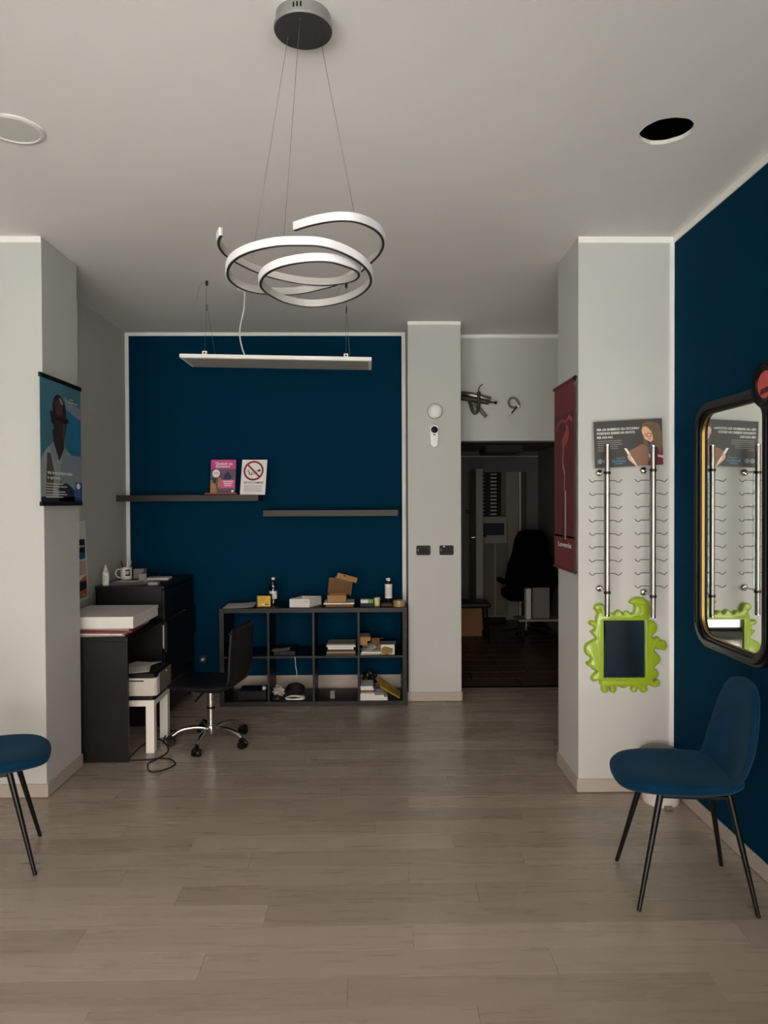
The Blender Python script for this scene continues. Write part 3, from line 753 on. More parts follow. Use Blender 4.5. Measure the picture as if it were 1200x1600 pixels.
def cellx(k): return KX + KT + k * (CW + KI), KX + KT + k * (CW + KI) + CW
ZT, ZM, ZB = KH + .0008, KT + CHH + KI + .0008, KT + .0008
def kx(u, Y=5.6):
    x = onY(u, 950, Y).x
    if 556 < u < 632 and Y < 5.9 and u < 562: x = max(x, cellx(3)[0] + .003)
    return x

# --- on the top board
sheet_of_paper((kx(346) + kx(395)) / 2, 5.72, ZT, .24, .28, .03, 'pale grey brochure lying at the end of the shelving unit top', 'paper', .01, 'brochure')
def yellow_box():
    x0, x1, y0, y1 = kx(401.5, 5.62), kx(421.5, 5.62), 5.62, 5.72
    t = thing('lens_box', ((x0 + x1) / 2, (y0 + y1) / 2, ZT), 'small dark box with a yellow front label on the shelving unit', 'box')
    obj('box_body', B().box(x0 - .012, x1, y0, y1, ZT, ZT + .093), 'navy', t, bevel=.001)
    s_ = Sheet((x0, y0 - .0005, ZT + .09), (x1 - x0, 0, 0), (0, 0, -.084), (0, -1, 0))
    s_.shape('front_label', [[(0, 0), (1, 0), (1, 1), (0, 1)]], 'yellow_card', t)
    s_.shape('printed_band', [[(.35, .72), (.55, .72), (.55, .88), (.35, .88)]], 'print_white', t, 2)
    s_.shape('printed_logo', [[(.58, .74), (.85, .74), (.85, .86), (.58, .86)]], 'print_grey', t, 2)
    for k in range(3): s_.shape('printed_line', [[(.1, .12 + k * .12), (.8 - .1 * k, .12 + k * .12), (.8 - .1 * k, .16 + k * .12), (.1, .16 + k * .12)]], 'print_ochre', t, 2)
yellow_box()
def water_bottle():
    c = Vector((kx(425.5, 5.78), 5.79, ZT)); r = .031
    t = thing('water_bottle', c, 'small clear plastic water bottle behind the yellow box on the shelving unit', 'bottle')
    obj('bottle_wall', B().lathe([(r * .8, 0), (r, .006), (r, .03), (r * .95, .036), (r, .042), (r, .12), (r * .93, .126), (r, .133), (r, .15), (r * .85, .172), (.0125, .195), (.0125, .206)], c, 24), 'clear_plastic', t, smooth=True)
    obj('water', B().lathe([(r * .75, .003), (r * .93, .008), (r * .9, .04), (r * .93, .11)], c, 24), 'clear_plastic', t, smooth=True)
    obj('bottle_label', B().lathe([(r + .0006, .045), (r + .0006, .108)], c, 24), 'print_white', t, smooth=True)
    obj('cap', B().lathe([(.0145, .2), (.0145, .216), (.013, .218)], c, 20), 'white_plastic', t, smooth=True)
water_bottle()
def open_tray():
    A = onZ(449.5, 950, ZT); Bq = onZ(480, 952, ZT); A = Vector((A.x, 5.60, ZT)); Bq = Vector((Bq.x, 5.585, ZT)); D = Vector((onY(500.5, 948, 5.75).x, 5.76, ZT))
    C_ = A + D - Bq; h = .068
    t = thing('tray_box', Bq, 'white open cardboard tray set askew on the shelving unit', 'box')
    def wall(p, q, nm, th=.003):
        b = B(); n = Vector((q - p)).cross(Vector((0, 0, 1))).normalized() * th; up = Vector((0, 0, h))
        a = b.ring([p, q, q - n, p - n]); e = b.ring([p + up, q + up, q - n + up, p - n + up]); b.skin([a, e]); return obj(nm, b, 'paper', t)
    wall(A, Bq, 'front_wall'); wall(Bq, D, 'side_wall'); wall(D, C_, 'rear_wall'); wall(C_, A, 'side_wall')
    b = B(); a = b.ring([A, Bq, D, C_]); e = b.ring([q + Vector((0, 0, .003)) for q in (A, Bq, D, C_)]); b.skin([a, e]); obj('tray_bottom', b, 'paper', t)
    s_ = Sheet(A + Vector((0, 0, h)), Bq - A, Vector((0, 0, -h)), (0, -1, 0))
    s_.text('Toyo', .74, .93, .22, .4, 'print_black', t)
open_tray()
X = lambda u: kx(u, 5.62)
slab('flat_carton', X(508), X(551), 5.60, 5.80, ZT, ZT + .022, 'card_dark', 'flat brown carton lowest under the open cardboard box', 'box')
slab('folder', X(504.5), X(552), 5.595, 5.81, ZT + .022, ZT + .034, 'paper', 'white folder between flat carton and open cardboard box', 'folder', rz=.02)
def open_carton():
    x0, x1, y0, y1, z, h = X(510), X(540), 5.61, 5.76, ZT + .034, .058
    t = thing('open_carton', ((x0 + x1) / 2, (y0 + y1) / 2, z), 'brown cardboard box with its lid open on the shelving unit', 'box')
    th = .003
    b = B().box(x0, x1, y0, y0 + th, z, z + h).box(x0, x1, y1 - th, y1, z, z + h).box(x0, x0 + th, y0, y1, z, z + h).box(x1 - th, x1, y0, y1, z, z + h).box(x0, x1, y0, y1, z, z + th)
    obj('box_body', b, 'card_brown', t)
    # lid hinged on the far edge, thrown open and twisted
    hin = Vector(((x0 + x1) / 2 + .035, y1, z + h)); w, d = .17, .12
    R_ = Matrix.Translation(hin) @ Matrix.Rotation(.12, 4, 'Y') @ Matrix.Rotation(.25, 4, 'X')
    ld = obj('lid', B().box(-w / 2 - .03, w / 2 - .01, 0, th, -.01, d, R_), 'card_dark', t)
    obj('lid_flap', B().box(-w / 2 + .015, w / 2 + .005, -.03, 0, d - .045, d - .04, R_ @ Matrix.Translation((0, 0, .045)) @ Matrix.Rotation(-.9, 4, 'X')), 'card_brown', ld)
    obj('lid_front', B().box(-w / 2 + .01, w / 2 + .005, -.003, 0, d - .005, d + .04, R_ @ Matrix.Rotation(.15, 4, 'Y')), 'card_brown', ld)
    obj('side_flap', B().box(w / 2 - .013, w / 2 - .01, -.05, 0, 0, d * .8, R_), 'card_brown', ld)
    obj('inner_notch', B().box(.0, .016, -.0045, -.003, d + .026, d + .034, R_), 'dark_gap', ld)
open_carton()
def lens_pack():
    x0, x1 = X(562), X(582)
    t = thing('lens_pack', ((x0 + x1) / 2, 5.66, ZT + .024), 'white and green small pack lying on a dark carton', 'box')
    obj('pack', B().box(x0, x1, 5.63, 5.69, ZT + .024, ZT + .054), 'paper', t, bevel=.006)
    obj('green_band', B().box(x0 + .06, x1 + .0005, 5.6293, 5.6907, ZT + .026, ZT + .0545), 'green_print', t, bevel=.003)
slab('dark_carton', X(562), X(583.5), 5.62, 5.72, ZT, ZT + .024, 'black_plastic', 'small black carton under the white and green pack', 'box')
lens_pack()
def cream_pot():
    c = Vector(((X(583) + X(593)) / 2, 5.66, ZT))
    t = thing('cream_pot', c, 'small pale yellow pot with pale lid on the shelving unit', 'pot')
    obj('pot', B().lathe([(.021, 0), (.023, .004), (.023, .045), (.021, .048)], c, 24), 'cream', t, smooth=True)
    obj('lid', B().lathe([(.0245, .046), (.0245, .064), (.022, .067), (.001, .068)], c, 24), 'cream', t, smooth=True)
cream_pot()
slab('eyeglass_case', X(594.5), X(613), 5.60, 5.68, ZT, ZT + .026, 'dark_red', 'dark red case in front of the spray can', 'case', rz=-.08, bevel=.008)
def spray_can():
    c = Vector((kx(606, 5.74), 5.74, ZT)); r = .029
    t = thing('spray_can', c, 'black spray can with white label and white nozzle on the shelving unit', 'spray can')
    obj('can', B().lathe([(r * .95, 0), (r, .004), (r, .175), (r * .9, .184), (r * .6, .19)], c, 28), 'black_metal', t, smooth=True)
    obj('can_label', B().lathe([(r + .0006, .052), (r + .0006, .165)], c, 28), 'print_white', t, smooth=True)
    for k in range(7): obj('label_line', B().lathe([(r + .0009, .068 + k * .011), (r + .0009, .0705 + k * .011)], c, 28), 'paper_grey', t)
    obj('nozzle', B().lathe([(.016, .188), (.016, .205), (.012, .213), (.006, .215)], c, 20), 'white_plastic', t, smooth=True)
    obj('nozzle_spout', B().box(c.x - .022, c.x - .004, c.y - .005, c.y + .005, ZT + .2, ZT + .21), 'white_plastic', t, bevel=.002)
    obj('straw', B().cyl(c + Vector((-r - .003, -.004, .03)), c + Vector((-r - .003, -.004, .19)), .0016, n=6), 'dark_red', t)
spray_can()
def tape_roll():
    c = Vector(((X(613.5) + X(631)) / 2, 5.63, ZT))
    t = thing('tape_roll', c, 'roll of brown parcel tape standing on its side at the shelving unit end', 'tape')
    obj('tape', B().lathe([(.046, 0), (.046, .048), (.036, .048), (.036, 0), (.046, 0)], c, 36), 'tape', t, smooth=True)
    obj('core', B().lathe([(.036, .0005), (.036, .0475), (.033, .0475), (.033, .0005), (.036, .0005)], c, 36), 'card_brown', t, smooth=True)
tape_roll()

# --- in the compartments
def pile(k, u0, u1, z, rows, group):
    for n, (a, b_, h, m, lab, dy) in enumerate(rows):
        slab('booklet', kx(u0 + a), kx(u1 + b_), 5.575 + dy, 5.575 + dy + .2, z, z + h, m, lab, 'booklet', group, rz=random.uniform(-.015, .015))
        z += h + .0004
    return z
g = 'booklets piled in the upper compartment'
pile(2, 510, 555, ZM, [(-2, -1, .008, 'card_dark', 'brown booklet lowest in the pile beside the brown cartons', .0), (0, -1, .007, 'black_plastic', 'black booklet in the pile beside the brown cartons', .004),
     (-1, -1, .011, 'paper_grey', 'thick grey booklet in the lower half of the pile beside the cartons', 0), (2, -2, .012, 'card_dark', 'brown booklet midway in the pile beside the cartons', .01),
     (0, -2, .006, 'black_plastic', 'thin black booklet midway in the pile beside the cartons', .002), (1, -4, .018, 'paper', 'thick white booklet in the pile beside the brown cartons', .004),
     (-1, -1, .015, 'paper', 'white booklet second from the top of the pile beside the cartons', .008), (0, -1, .009, 'paper_grey', 'pale grey booklet topmost in the pile beside the cartons', .0)], g)
g2 = 'things in the upper compartment beside the column'
slab('booklet', kx(560.5), kx(592), 5.58, 5.78, ZM, ZM + .012, 'paper_grey', 'grey booklet lying on the compartment floor under the white one', 'booklet', None, .02)
slab('booklet', kx(564), kx(594), 5.575, 5.76, ZM + .0125, ZM + .026, 'paper', 'white booklet below the small brown cartons', 'booklet', None, -.04)
sheet_of_paper(kx(574, 5.65), 5.66, ZM + .027, .11, .12, .2, 'crumpled white sheet between the booklets and the small brown cartons', 'paper', .03)
sheet_of_paper(kx(573, 5.65), 5.68, ZM + .06, .09, .12, .1, 'curled pale sheet right under the small brown cartons', 'paper', .01)
slab('small_carton', kx(560.5), kx(572.5), 5.61, 5.69, ZM + .0745, ZM + .106, 'card_brown', 'small brown carton under the wider brown carton', 'box')
slab('small_carton', kx(560.5), kx(577.5), 5.60, 5.70, ZM + .1065, ZM + .14, 'card_brown', 'wider brown carton under the black one in the compartment', 'box')
slab('black_carton', kx(560.5), kx(577), 5.605, 5.70, ZM + .1405, ZM + .168, 'black_plastic', 'small black carton topmost on the brown cartons', 'box')
def torn_carton():
    x0, x1 = kx(579, 5.7), kx(597, 5.7); z = ZM + .026
    t = thing('torn_carton', ((x0 + x1) / 2, 5.72, ZM), 'brown torn open carton with slanted flap behind the white box', 'box')
    obj('flap', B().prism([(x0, .112), (x1 + .005, .112), (x1 + .003, .1), (x0 + .03, .02), (x0, .03)], lambda u, v, d: Vector((u, 5.70 + d, ZM + v)), 0, .004), 'card_dark', t)
    obj('box_body', B().box(x0, x1 - .02, 5.72, 5.82, ZM, ZM + .09), 'card_brown', t)
torn_carton()
def white_box():
    x0, x1 = kx(593.5), kx(615)
    t = thing('white_box', ((x0 + x1) / 2, 5.65, ZM), 'white box with a loose black lid in the compartment beside the column', 'box')
    obj('box_body', B().box(x0, x1, 5.60, 5.7, ZM + .0, ZM + .078), 'paper', t, bevel=.001)
    obj('lid', B().box(x0 - .008, x1 + .014, 5.598, 5.712, ZM + .079, ZM + .108, None), 'black_plastic', t, bevel=.002)
white_box()
def crumple(name, c, r, sc, m, label, cat, seed, lift=0):
    b = B(); rnd = random.Random(seed)
    bmesh.ops.create_icosphere(b.bm, subdivisions=3, radius=r)
    for v in b.bm.verts:
        n_ = v.co.normalized(); k = 1 + .22 * math.sin(7 * n_.x + seed) * math.sin(6 * n_.y + 2 * seed) + .18 * math.sin(11 * n_.z + 5 * n_.x) + rnd.uniform(-.05, .05)
        v.co = Vector((v.co.x * k * sc[0], v.co.y * k * sc[1], v.co.z * k * sc[2]))
    lo = min(v.co.z for v in b.bm.verts)
    bmesh.ops.translate(b.bm, verts=b.bm.verts, vec=Vector(c) + Vector((0, 0, -lo)))
    return tag(obj(name, b, m, None), label, cat)
crumple('crumpled_paper', (kx(603, 5.585), 5.583, ZM), .03, (1.5, .4, .9), 'envelope', 'crumpled ochre paper in front of the white box', 'paper', 3)
# lower compartments
g = 'booklets piled in the lower compartment'
zz = pile(3, 561, 606, ZB, [(0, -2, .014, 'paper', 'white large booklet lowest in the pile beside the ochre envelope', 0), (-1, -3, .012, 'paper', 'white large booklet second lowest in the pile beside the envelope', .004), (0, -8, .014, 'paper', 'white large booklet third from the bottom of the pile by the envelope', .002)], g)
zz = pile(3, 561.5, 582, zz, [(0, 2, .013, 'paper', 'small white booklet just above the large ones by the envelope', .004), (1, 1, .011, 'paper_grey', 'small grey booklet in the upper half of the pile by the envelope', .008), (0, -1, .012, 'card_dark', 'small brown booklet in the pile by the ochre envelope', .003), (0, 0, .015, 'paper', 'small thick white booklet near the top of the pile by the envelope', .006), (0, -1, .018, 'paper', 'small white booklet topmost in the pile by the ochre envelope', .004)], g)
def envelope():
    p0, p1 = onY(590, 1057, 5.66), onY(623, 1094, 5.60)
    t = thing('padded_envelope', ((p0.x + p1.x) / 2, 5.66, ZB), 'ochre padded envelope leaning aslant in the lower compartment', 'envelope')
    A, Bq = onY(591, 1074, 5.62), onY(622, 1096, 5.60); C_, D = onY(624, 1088, 5.74), onY(589, 1056, 5.74)
    Bq.z = ZB + .006; A.x += .004; Bq.x = min(Bq.x, cellx(3)[1] - .012); C_.x = min(C_.x, cellx(3)[1] - .012); C_.z = max(C_.z, ZB + .02)
    b = B(); n = (Bq - A).cross(D - A).normalized() * .012; n = n if n.z > 0 else -n
    R1 = b.ring([A - n * .3, Bq - n * .3, C_ - n * .3, D - n * .3]); R2 = b.ring([A + n * .4, Bq + n * .4, C_ + n * .4, D + n * .4]); b.skin([R1, R2])
    obj('envelope_body', b, 'envelope', t, bevel=.003)
    b = B(); R1 = b.ring([A + n * .41, A + (Bq - A) * .98 + n * .41, A + (Bq - A) * .98 + (C_ - Bq) * .12 + n * .45, A + (D - A) * .12 + n * .45]); R2 = b.ring([v.co - n * .08 for v in R1]); b.skin([R1, R2])
    obj('envelope_flap', b, 'yellow_card', t)
envelope()
crumple('black_pouch', (kx(576, 5.8), 5.86, ZB + .0), .055, (.9, .6, 1.35), 'black_leather', 'black soft pouch behind the booklets in the lower compartment', 'pouch', 5)
crumple('crumpled_bag', (kx(433, 5.63), 5.655, ZB), .045, (.95, .8, 1.0), 'plastic_bag', 'crumpled pale plastic bag in the lower compartment with the cables', 'bag', 2)
def coil(name, c, r, h, turns, rad, m, label, seed):
    rnd = random.Random(seed); pts = []
    for i in range(turns * 10):
        a = 2 * PI * i / 10; k = 1 + rnd.uniform(-.08, .08)
        pts.append(Vector(c) + Vector((math.cos(a) * r * k, math.sin(a) * r * .7 * k, rad + h * i / (turns * 10) + rnd.uniform(0, .006) + (.022 * (1 + math.sin(a)) if seed > 5 else 0))))
    tag(obj(name, B().tube(cr(pts, 3), rad, 7), m, None, smooth=True), label, 'cable')
coil('cable_coil', (kx(459, 5.70), 5.735, ZB), .07, .045, 5, .005, 'rubber', 'coiled black cable behind the white cable in the lower compartment', 8)
coil('white_cable_coil', (kx(459, 5.61), 5.62, ZB), .075, .012, 2, .005, 'paper', 'coiled white cable at the front of the lower compartment', 4)
crumple('black_adapter_bag', (kx(431, 5.59), 5.585, ZB), .025, (1.5, .6, .8), 'black_leather', 'small black bag in front of the crumpled pale bag', 'bag', 9)
slab('battery_pack', kx(514, 5.64), kx(521, 5.64), 5.64, 5.66, ZB, ZB + .062, 'grey_plastic', 'small dark upright battery pack alone in its lower compartment', 'box')
slab('black_binder', cellx(1)[0] + .03, cellx(1)[1] - .14, 5.6, 5.86, ZM, ZM + .03, 'black_plastic', 'flat black binder lying in an otherwise empty upper compartment', 'binder')
sheet_of_paper(kx(436), 5.66, ZM + .0305, .14, .1, .05, 'pale strip of paper on the flat black binder', 'paper_grey', .008)
tag(obj('thin_cable', B().tube(cr([onY(457, 1024, 5.58) , onY(459, 1026.5, 5.556), onY(459.5, 1031, 5.553), onY(460, 1040, 5.552), onY(461.5, 1048, 5.552), onY(461.5, 1056, 5.552)], 5), .0022, 7), 'paper', None, smooth=True), 'thin pale cord hanging over the middle board of the shelving unit', 'cord')
slab('black_toolbox', cellx(0)[0] + .1, cellx(0)[1] - .02, 5.62, 5.8, ZB, ZB + .07, 'black_plastic', 'flat black case in the compartment behind the swivel chair', 'case')
crumple('plug', (kx(410.5, 5.63), 5.64, ZB + .0705), .014, (1, 1, 1), 'white_plastic', 'small white plug on the flat black case', 'plug', 1)
def wall_plug():
    p = onY(316, 1027, BY)
    t = thing('wall_plug', (p.x, BY - .03, p.z - .03), 'small white plug in a wall socket between chest and shelving unit', 'plug')
    obj('socket', B().box(p.x - .03, p.x + .03, BY - .012, BY, p.z - .035, p.z + .035), 'navy', t, bevel=.003)
    obj('plug_body', B().cyl((p.x, BY - .012, p.z), (p.x, BY - .04, p.z), .015, .011, 16), 'white_plastic', t, smooth=True)
wall_plug()

# ================================================================== WALL SHELVES AND SIGNS
def wall_shelf(x0, x1, z0, z1, label):
    t = thing('wall_shelf', ((x0 + x1) / 2, (5.78 + BY) / 2, z0), label, 'shelf')
    obj('board', B().box(x0, x1, 5.78, BY, z0, z1), 'shelf_wood', t, bevel=.001)
    obj('edge_band', B().box(x0, x0 + .002, 5.781, BY, z0 + .001, z1 - .001).box(x1 - .0005, x1 + .0008, 5.781, BY, z0 + .001, z1 - .001), 'black_wood', t)
    return t
wall_shelf(LX + .006, -.925, 1.612, 1.662, 'dark floating wall shelf carrying the leaflet and the no smoking sign')
wall_shelf(-.886, .211, 1.485, 1.535, 'dark floating wall shelf left empty near the column')
def leaflet_stand():
    z = 1.662
    t = thing('leaflet_holder', (-1.225, 5.85, z), 'pink leaflet standing in a low tray on the wall shelf', 'leaflet')
    obj('tray', B().box(-1.36, -1.10, 5.80, 5.90, z, z + .006).box(-1.36, -1.10, 5.80, 5.806, z, z + .016), 'banner_pink', t)
    s_ = Sheet((-1.325, 5.852 + .03, z + .29), (.205, 0, 0), (-.004, -.03, -.282), (0, -1, 0))
    s_.slab('leaflet_card', 'print_pink', t, .003)
    s_.shape('printed_photo', [[(0, .27), (1, .27), (1, 1), (0, 1)]], 'print_purple', t, 1)
    s_.shape('printed_figures', [[(0, .58), (.12, .6), (.22, .75), (.3, 1), (0, 1)], [(.3, .5), (.45, .55), (.4, .85), (.3, .8)]], 'print_ochre', t, 2)
    s_.shape('printed_dark_figure', [[(.55, .45), (.68, .33), (.85, .5), (.8, .58), (.5, .58)], [(.05, .53), (.25, .55), (.2, .7), (.1, .68)]], 'print_navy', t, 3)
    s_.shape('printed_seal', [ell(.22, .4, .15, .115, 16)], 'print_white', t, 4)
    s_.shape('printed_label', [[(.42, .585), (.97, .585), (.97, .83), (.42, .83)]], 'print_hotpink', t, 4)
    for k in range(3): s_.shape('label_line', [[(.5 + .03 * k, .62 + k * .06), (.9 - .03 * k, .62 + k * .06), (.9 - .03 * k, .645 + k * .06), (.5 + .03 * k, .645 + k * .06)]], 'print_white', t, 5)
    for k in range(2): s_.shape('seal_line', [[(.13, .37 + k * .04), (.31, .37 + k * .04), (.31, .385 + k * .04), (.13, .385 + k * .04)]], 'print_pink', t, 5)
    s_.text('\u201cSwitch to', .16, .86, .07, .155, 'print_white', t, 4); s_.text('Eyezen', .2, .76, .16, .245, 'print_white', t, 4)
    s_.shape('printed_logo', [rrect(.84, .93, .88, .95, .02)], 'print_white', t, 4)
leaflet_stand()
def no_smoking():
    z = 1.662
    t = thing('no_smoking_sign', (-.975, 5.84, z), 'white no smoking sign propped on the wall shelf', 'sign')
    s_ = Sheet((-1.067, 5.853 + .02, z + .289), (.205, 0, 0), (-.014, -.045, -.288), (0, -1, 0))
    s_.slab('sign_plate', 'print_white', t, .003)
    ring = []; n = 48; asp = .205 / .29; cx, cy, R_, r_ = .48, .315, .4, .325
    b = B(); o = b.ring([s_.p(cx + R_ * math.cos(2 * PI * k / n), cy + R_ * asp * math.sin(2 * PI * k / n), .0012) for k in range(n)])
    i_ = b.ring([s_.p(cx + r_ * math.cos(2 * PI * k / n), cy + r_ * asp * math.sin(2 * PI * k / n), .0012) for k in range(n)])
    for k in range(n): b.bm.faces.new((o[k], i_[k], i_[(k + 1) % n], o[(k + 1) % n]))
    obj('prohibition_ring', b, 'print_red', t)
    s_.shape('prohibition_bar', [bar(cx - .255, cy - .255 * asp, cx + .255, cy + .255 * asp, .07, 1 / asp)], 'print_red', t, 3)
    s_.shape('cigarette_symbol', [bar(.38, .42, .75, .29, .085, 1 / asp)], 'print_black', t, 1)
    s_.shape('cigarette_paper', [bar(.41, .41, .66, .32, .045, 1 / asp)], 'print_white', t, 2)
    s_.shape('smoke_symbol', [bar(.37, .44, .29, .40, .03, 1 / asp), bar(.29, .40, .34, .36, .03, 1 / asp), bar(.34, .36, .25, .33, .03, 1 / asp), bar(.25, .33, .3, .28, .03, 1 / asp)], 'print_black', t, 1)
    s_.text('VIETATO FUMARE', .1, .9, .625, .69, 'print_black', t)
    for k in range(6): s_.shape('printed_line', [[(.12 + .03 * (k % 2), .735 + k * .034), (.88 - .04 * ((k * 3) % 2), .735 + k * .034), (.88 - .04 * ((k * 3) % 2), .747 + k * .034), (.12 + .03 * (k % 2), .747 + k * .034)]], 'paper_grey', t, 2)
no_smoking()

# ================================================================== ON THE COLUMN
def alarm_siren():
    c = (.504, CY, 2.322)
    t = thing('alarm_dome', (c[0], CY - .02, c[2]), 'round white dome detector on the column', 'alarm')
    obj('backplate', B().lathe([(.062, 0), (.062, .01), (.058, .014)], c, 36, 'Y'), 'paper_grey', t, smooth=True)  # grey colour stands in for the shadow ring around the dome
    obj('dome', B().lathe([(.058, .012), (.056, .026), (.046, .04), (.028, .05), (.01, .054), (.001, .0545)], c, 36, 'Y'), 'alarm_white', t, smooth=True)
alarm_siren()
def wall_sensor():
    x, z0, z1 = .496, 2.032, 2.215
    t = thing('motion_sensor', (x, CY - .02, z0), 'slim white sensor with black round lens below the dome on the column', 'sensor')
    prof = rrect(x - .033, x + .033, z0, z1, .012, 6)
    lo = [p for p in rrect(x - .034, x + .034, z0, z1, .03, 8)]
    fn = lambda u, v, d: Vector((u, CY - d, v))
    obj('sensor_body', B().prism(lo, fn, 0, .034), 'alarm_white', t, smooth=True, bevel=.008, seg=3)
    obj('lens', B().lathe([(.027, .033), (.027, .038), (.02, .043), (.001, .045)], (x, CY, z1 - .044), 28, 'Y'), 'black_plastic', t, smooth=True)
    obj('lens_slot', B().box(x - .009, x + .009, CY - .0355, CY - .033, z1 - .088, z1 - .081), 'print_black', t)
wall_sensor()
def switch_plate(x0, x1, label, led):
    z0, z1 = 1.173, 1.25
    t = thing('light_switch', ((x0 + x1) / 2, CY - .01, z0), label, 'switch')
    fn = lambda u, v, d: Vector((u, CY - d, v))
    obj('plate', B().prism(rrect(x0, x1, z0, z1, .012), fn, 0, .009), 'black_plastic', t, smooth=True, bevel=.003)
    for k in range(3):
        w = (x1 - x0 - .044) / 3; a = x0 + .022 + k * w
        obj('rocker', B().box(a + .0006, a + w - .0006, CY - .012, CY - .008, z0 + .02, z1 - .02), 'rocker_black', t, bevel=.001)
    obj('maker_mark', B().box(x0 + .011, x0 + .017, CY - .0096, CY - .0085, z0 + .032, z1 - .026), 'paper_grey', t)
    if led: obj('sticker', B().cyl((x0 + .036, CY - .0085, z1 - .009), (x0 + .036, CY - .0098, z1 - .009), .006, n=12), 'print_white', t)
switch_plate(.351, .464, 'black wall switch plate next to the shelving unit side of the column', False)
switch_plate(.536, .649, 'black wall switch plate with a small white sticker near the passage', True)

# ================================================================== LEFTOVERS ON THE LINTEL
def LP(x, y, d=.03): return onY(715 + x / 10, 590 + y / 10, LY - d)
def pipe_bundle():
    o = LP(300, 330, 0)
    t = thing('pipe_ends', (o.x, LY, o.z), 'cut pipe ends with insulation sticking out of the wall over the passage', 'pipes')
    obj('insulated_pipe', B().tube(cr([LP(60, 270, -.005), LP(100, 265, .05), LP(200, 280, .08), LP(330, 305, .09), LP(440, 335, .09), LP(520, 352, .085)], 4), .024, 12), 'steel', t, smooth=True)
    obj('insulated_pipe', B().tube(cr([LP(60, 330, -.005), LP(110, 330, .05), LP(220, 345, .06), LP(380, 375, .07), LP(500, 395, .07)], 4), .024, 12), 'pipe_dark', t, smooth=True)
    obj('pipe_tip', B().tube([LP(500, 393, .07), LP(560, 400, .07), LP(600, 405, .07)], .006, 8), 'black_metal', t, smooth=True)
    obj('pipe_nut', B().cyl(LP(590, 404, .07), LP(628, 408, .07), .013, n=10), 'black_metal', t)
    obj('cable_strap', B().tube(cr([LP(200, 380, .03), LP(230, 470, .05), LP(265, 560, .055), LP(315, 550, .06), LP(345, 440, .1), LP(350, 330, .115), LP(345, 240, .1)], 4), .015, 8), 'pipe_dark', t, smooth=True)
    obj('drain_hose', B().tube([LP(250, 400, .03), LP(360, 510, .04), LP(460, 625, .05)], .018, 10), 'foam', t, smooth=True)
    obj('wire_end', B().tube(cr([LP(343, 250, .1), LP(345, 190, .1), LP(370, 145, .09), LP(395, 122, .08), LP(415, 118, .08)], 4), .004, 6), 'black_metal', t, smooth=True)
pipe_bundle()
def cable_loop():
    o = LP(880, 430, 0)
    t = thing('cable_loop', (o.x, LY, o.z), 'loop of grey cable with bare wire ends on the wall over the passage', 'cable')
    obj('sheath', B().tube(cr([LP(975, 480, -.003), LP(965, 410, .03), LP(920, 345, .035), LP(860, 335, .035), LP(815, 380, .03), LP(825, 450, .03), LP(880, 485, .03), LP(945, 470, .035), LP(970, 455, .04)], 5), .0105, 8), 'foam', t, smooth=True)
    obj('connector', B().cyl(LP(935, 440, .05), LP(975, 480, .05), .011, n=8), 'white_plastic', t)
    obj('wire_core', B().tube([LP(940, 470, .045), LP(890, 530, .045), LP(845, 580, .04)], .006, 6), 'black_metal', t, smooth=True)
    obj('bare_wire', B().tube(cr([LP(860, 560, .04), LP(820, 585, .05), LP(775, 600, .05), LP(790, 625, .05), LP(860, 620, .05), LP(850, 575, .05)], 4), .0035, 6), 'white_plastic', t, smooth=True)
cable_loop()

# ================================================================== EYEWEAR RACKS
def eyewear_rack(x, z0, z1, zr, zs0, zs1, label):
    yb = 3.722
    t = thing('eyewear_rack', (x, PYR - .01, z0), label, 'display rack', 'steel eyewear racks on the pillar')
    obj('pole', B().cyl((x, yb, z0), (x, yb, z1), .0135, n=24), 'steel', t, smooth=True)
    obj('pole_cap', B().lathe([(.0137, z1 - .004), (.0137, z1 + .002), (.012, z1 + .003)], (x, yb, 0), 24).lathe([(.012, z0 - .003), (.0137, z0 - .002), (.0137, z0 + .004)], (x, yb, 0), 24), 'chrome', t, smooth=True)
    obj('rear_rod', B().box(x - .004, x + .004, yb + .035, yb + .043, zs0, zs1), 'clear_plastic', t)
    for zs in (zs0, zs1):
        s_ = obj('standoff', B().cyl((x, PYR, zs), (x, yb, zs), .0055, n=12), 'chrome', t, smooth=True)
        obj('wall_rosette', B().lathe([(.02, 0), (.02, .008), (.014, .016), (.008, .018)], (x, PYR, zs), 24, 'Y'), 'chrome', s_, smooth=True)
        obj('clamp_ring', B().cyl((x, yb, zs - .012), (x, yb, zs + .002), .018, n=24), 'black_metal', s_, smooth=True)
    for z in zr:
        pts = []
        for u, w in ((-.088, .006), (-.082, .0), (-.072, -.008), (-.062, -.006), (-.052, .0), (-.02, .0), (.02, 0), (.052, .0), (.062, -.006), (.072, -.008), (.082, 0), (.088, .006)):
            pts.append((x + u, yb + .04 - .014 * (abs(u) > .06), z + w))
        h = obj('glasses_hook', B().tube(cr(pts, 2), .0021, 6), 'hook_steel', t, smooth=True)
        obj('hook_socket', B().cyl((x, yb + .005, z), (x, yb + .042, z), .004, n=8), 'chrome', h)
        obj('hook_ball', B().sphere((x + .03, yb + .036, z + .001), .0042, 10), 'chrome', h, smooth=True)
sp = .0706
eyewear_rack(1.238, .994, 1.894, [1.707 - k * sp for k in range(8)], 1.122, 1.752, 'steel eyewear display pole with eight hook rows, farther from the blue wall')
eyewear_rack(1.4815, .984, 1.889, [1.709 - k * sp for k in range(9)], 1.1, 1.765, 'steel eyewear display pole with nine hook rows, nearer the blue wall')

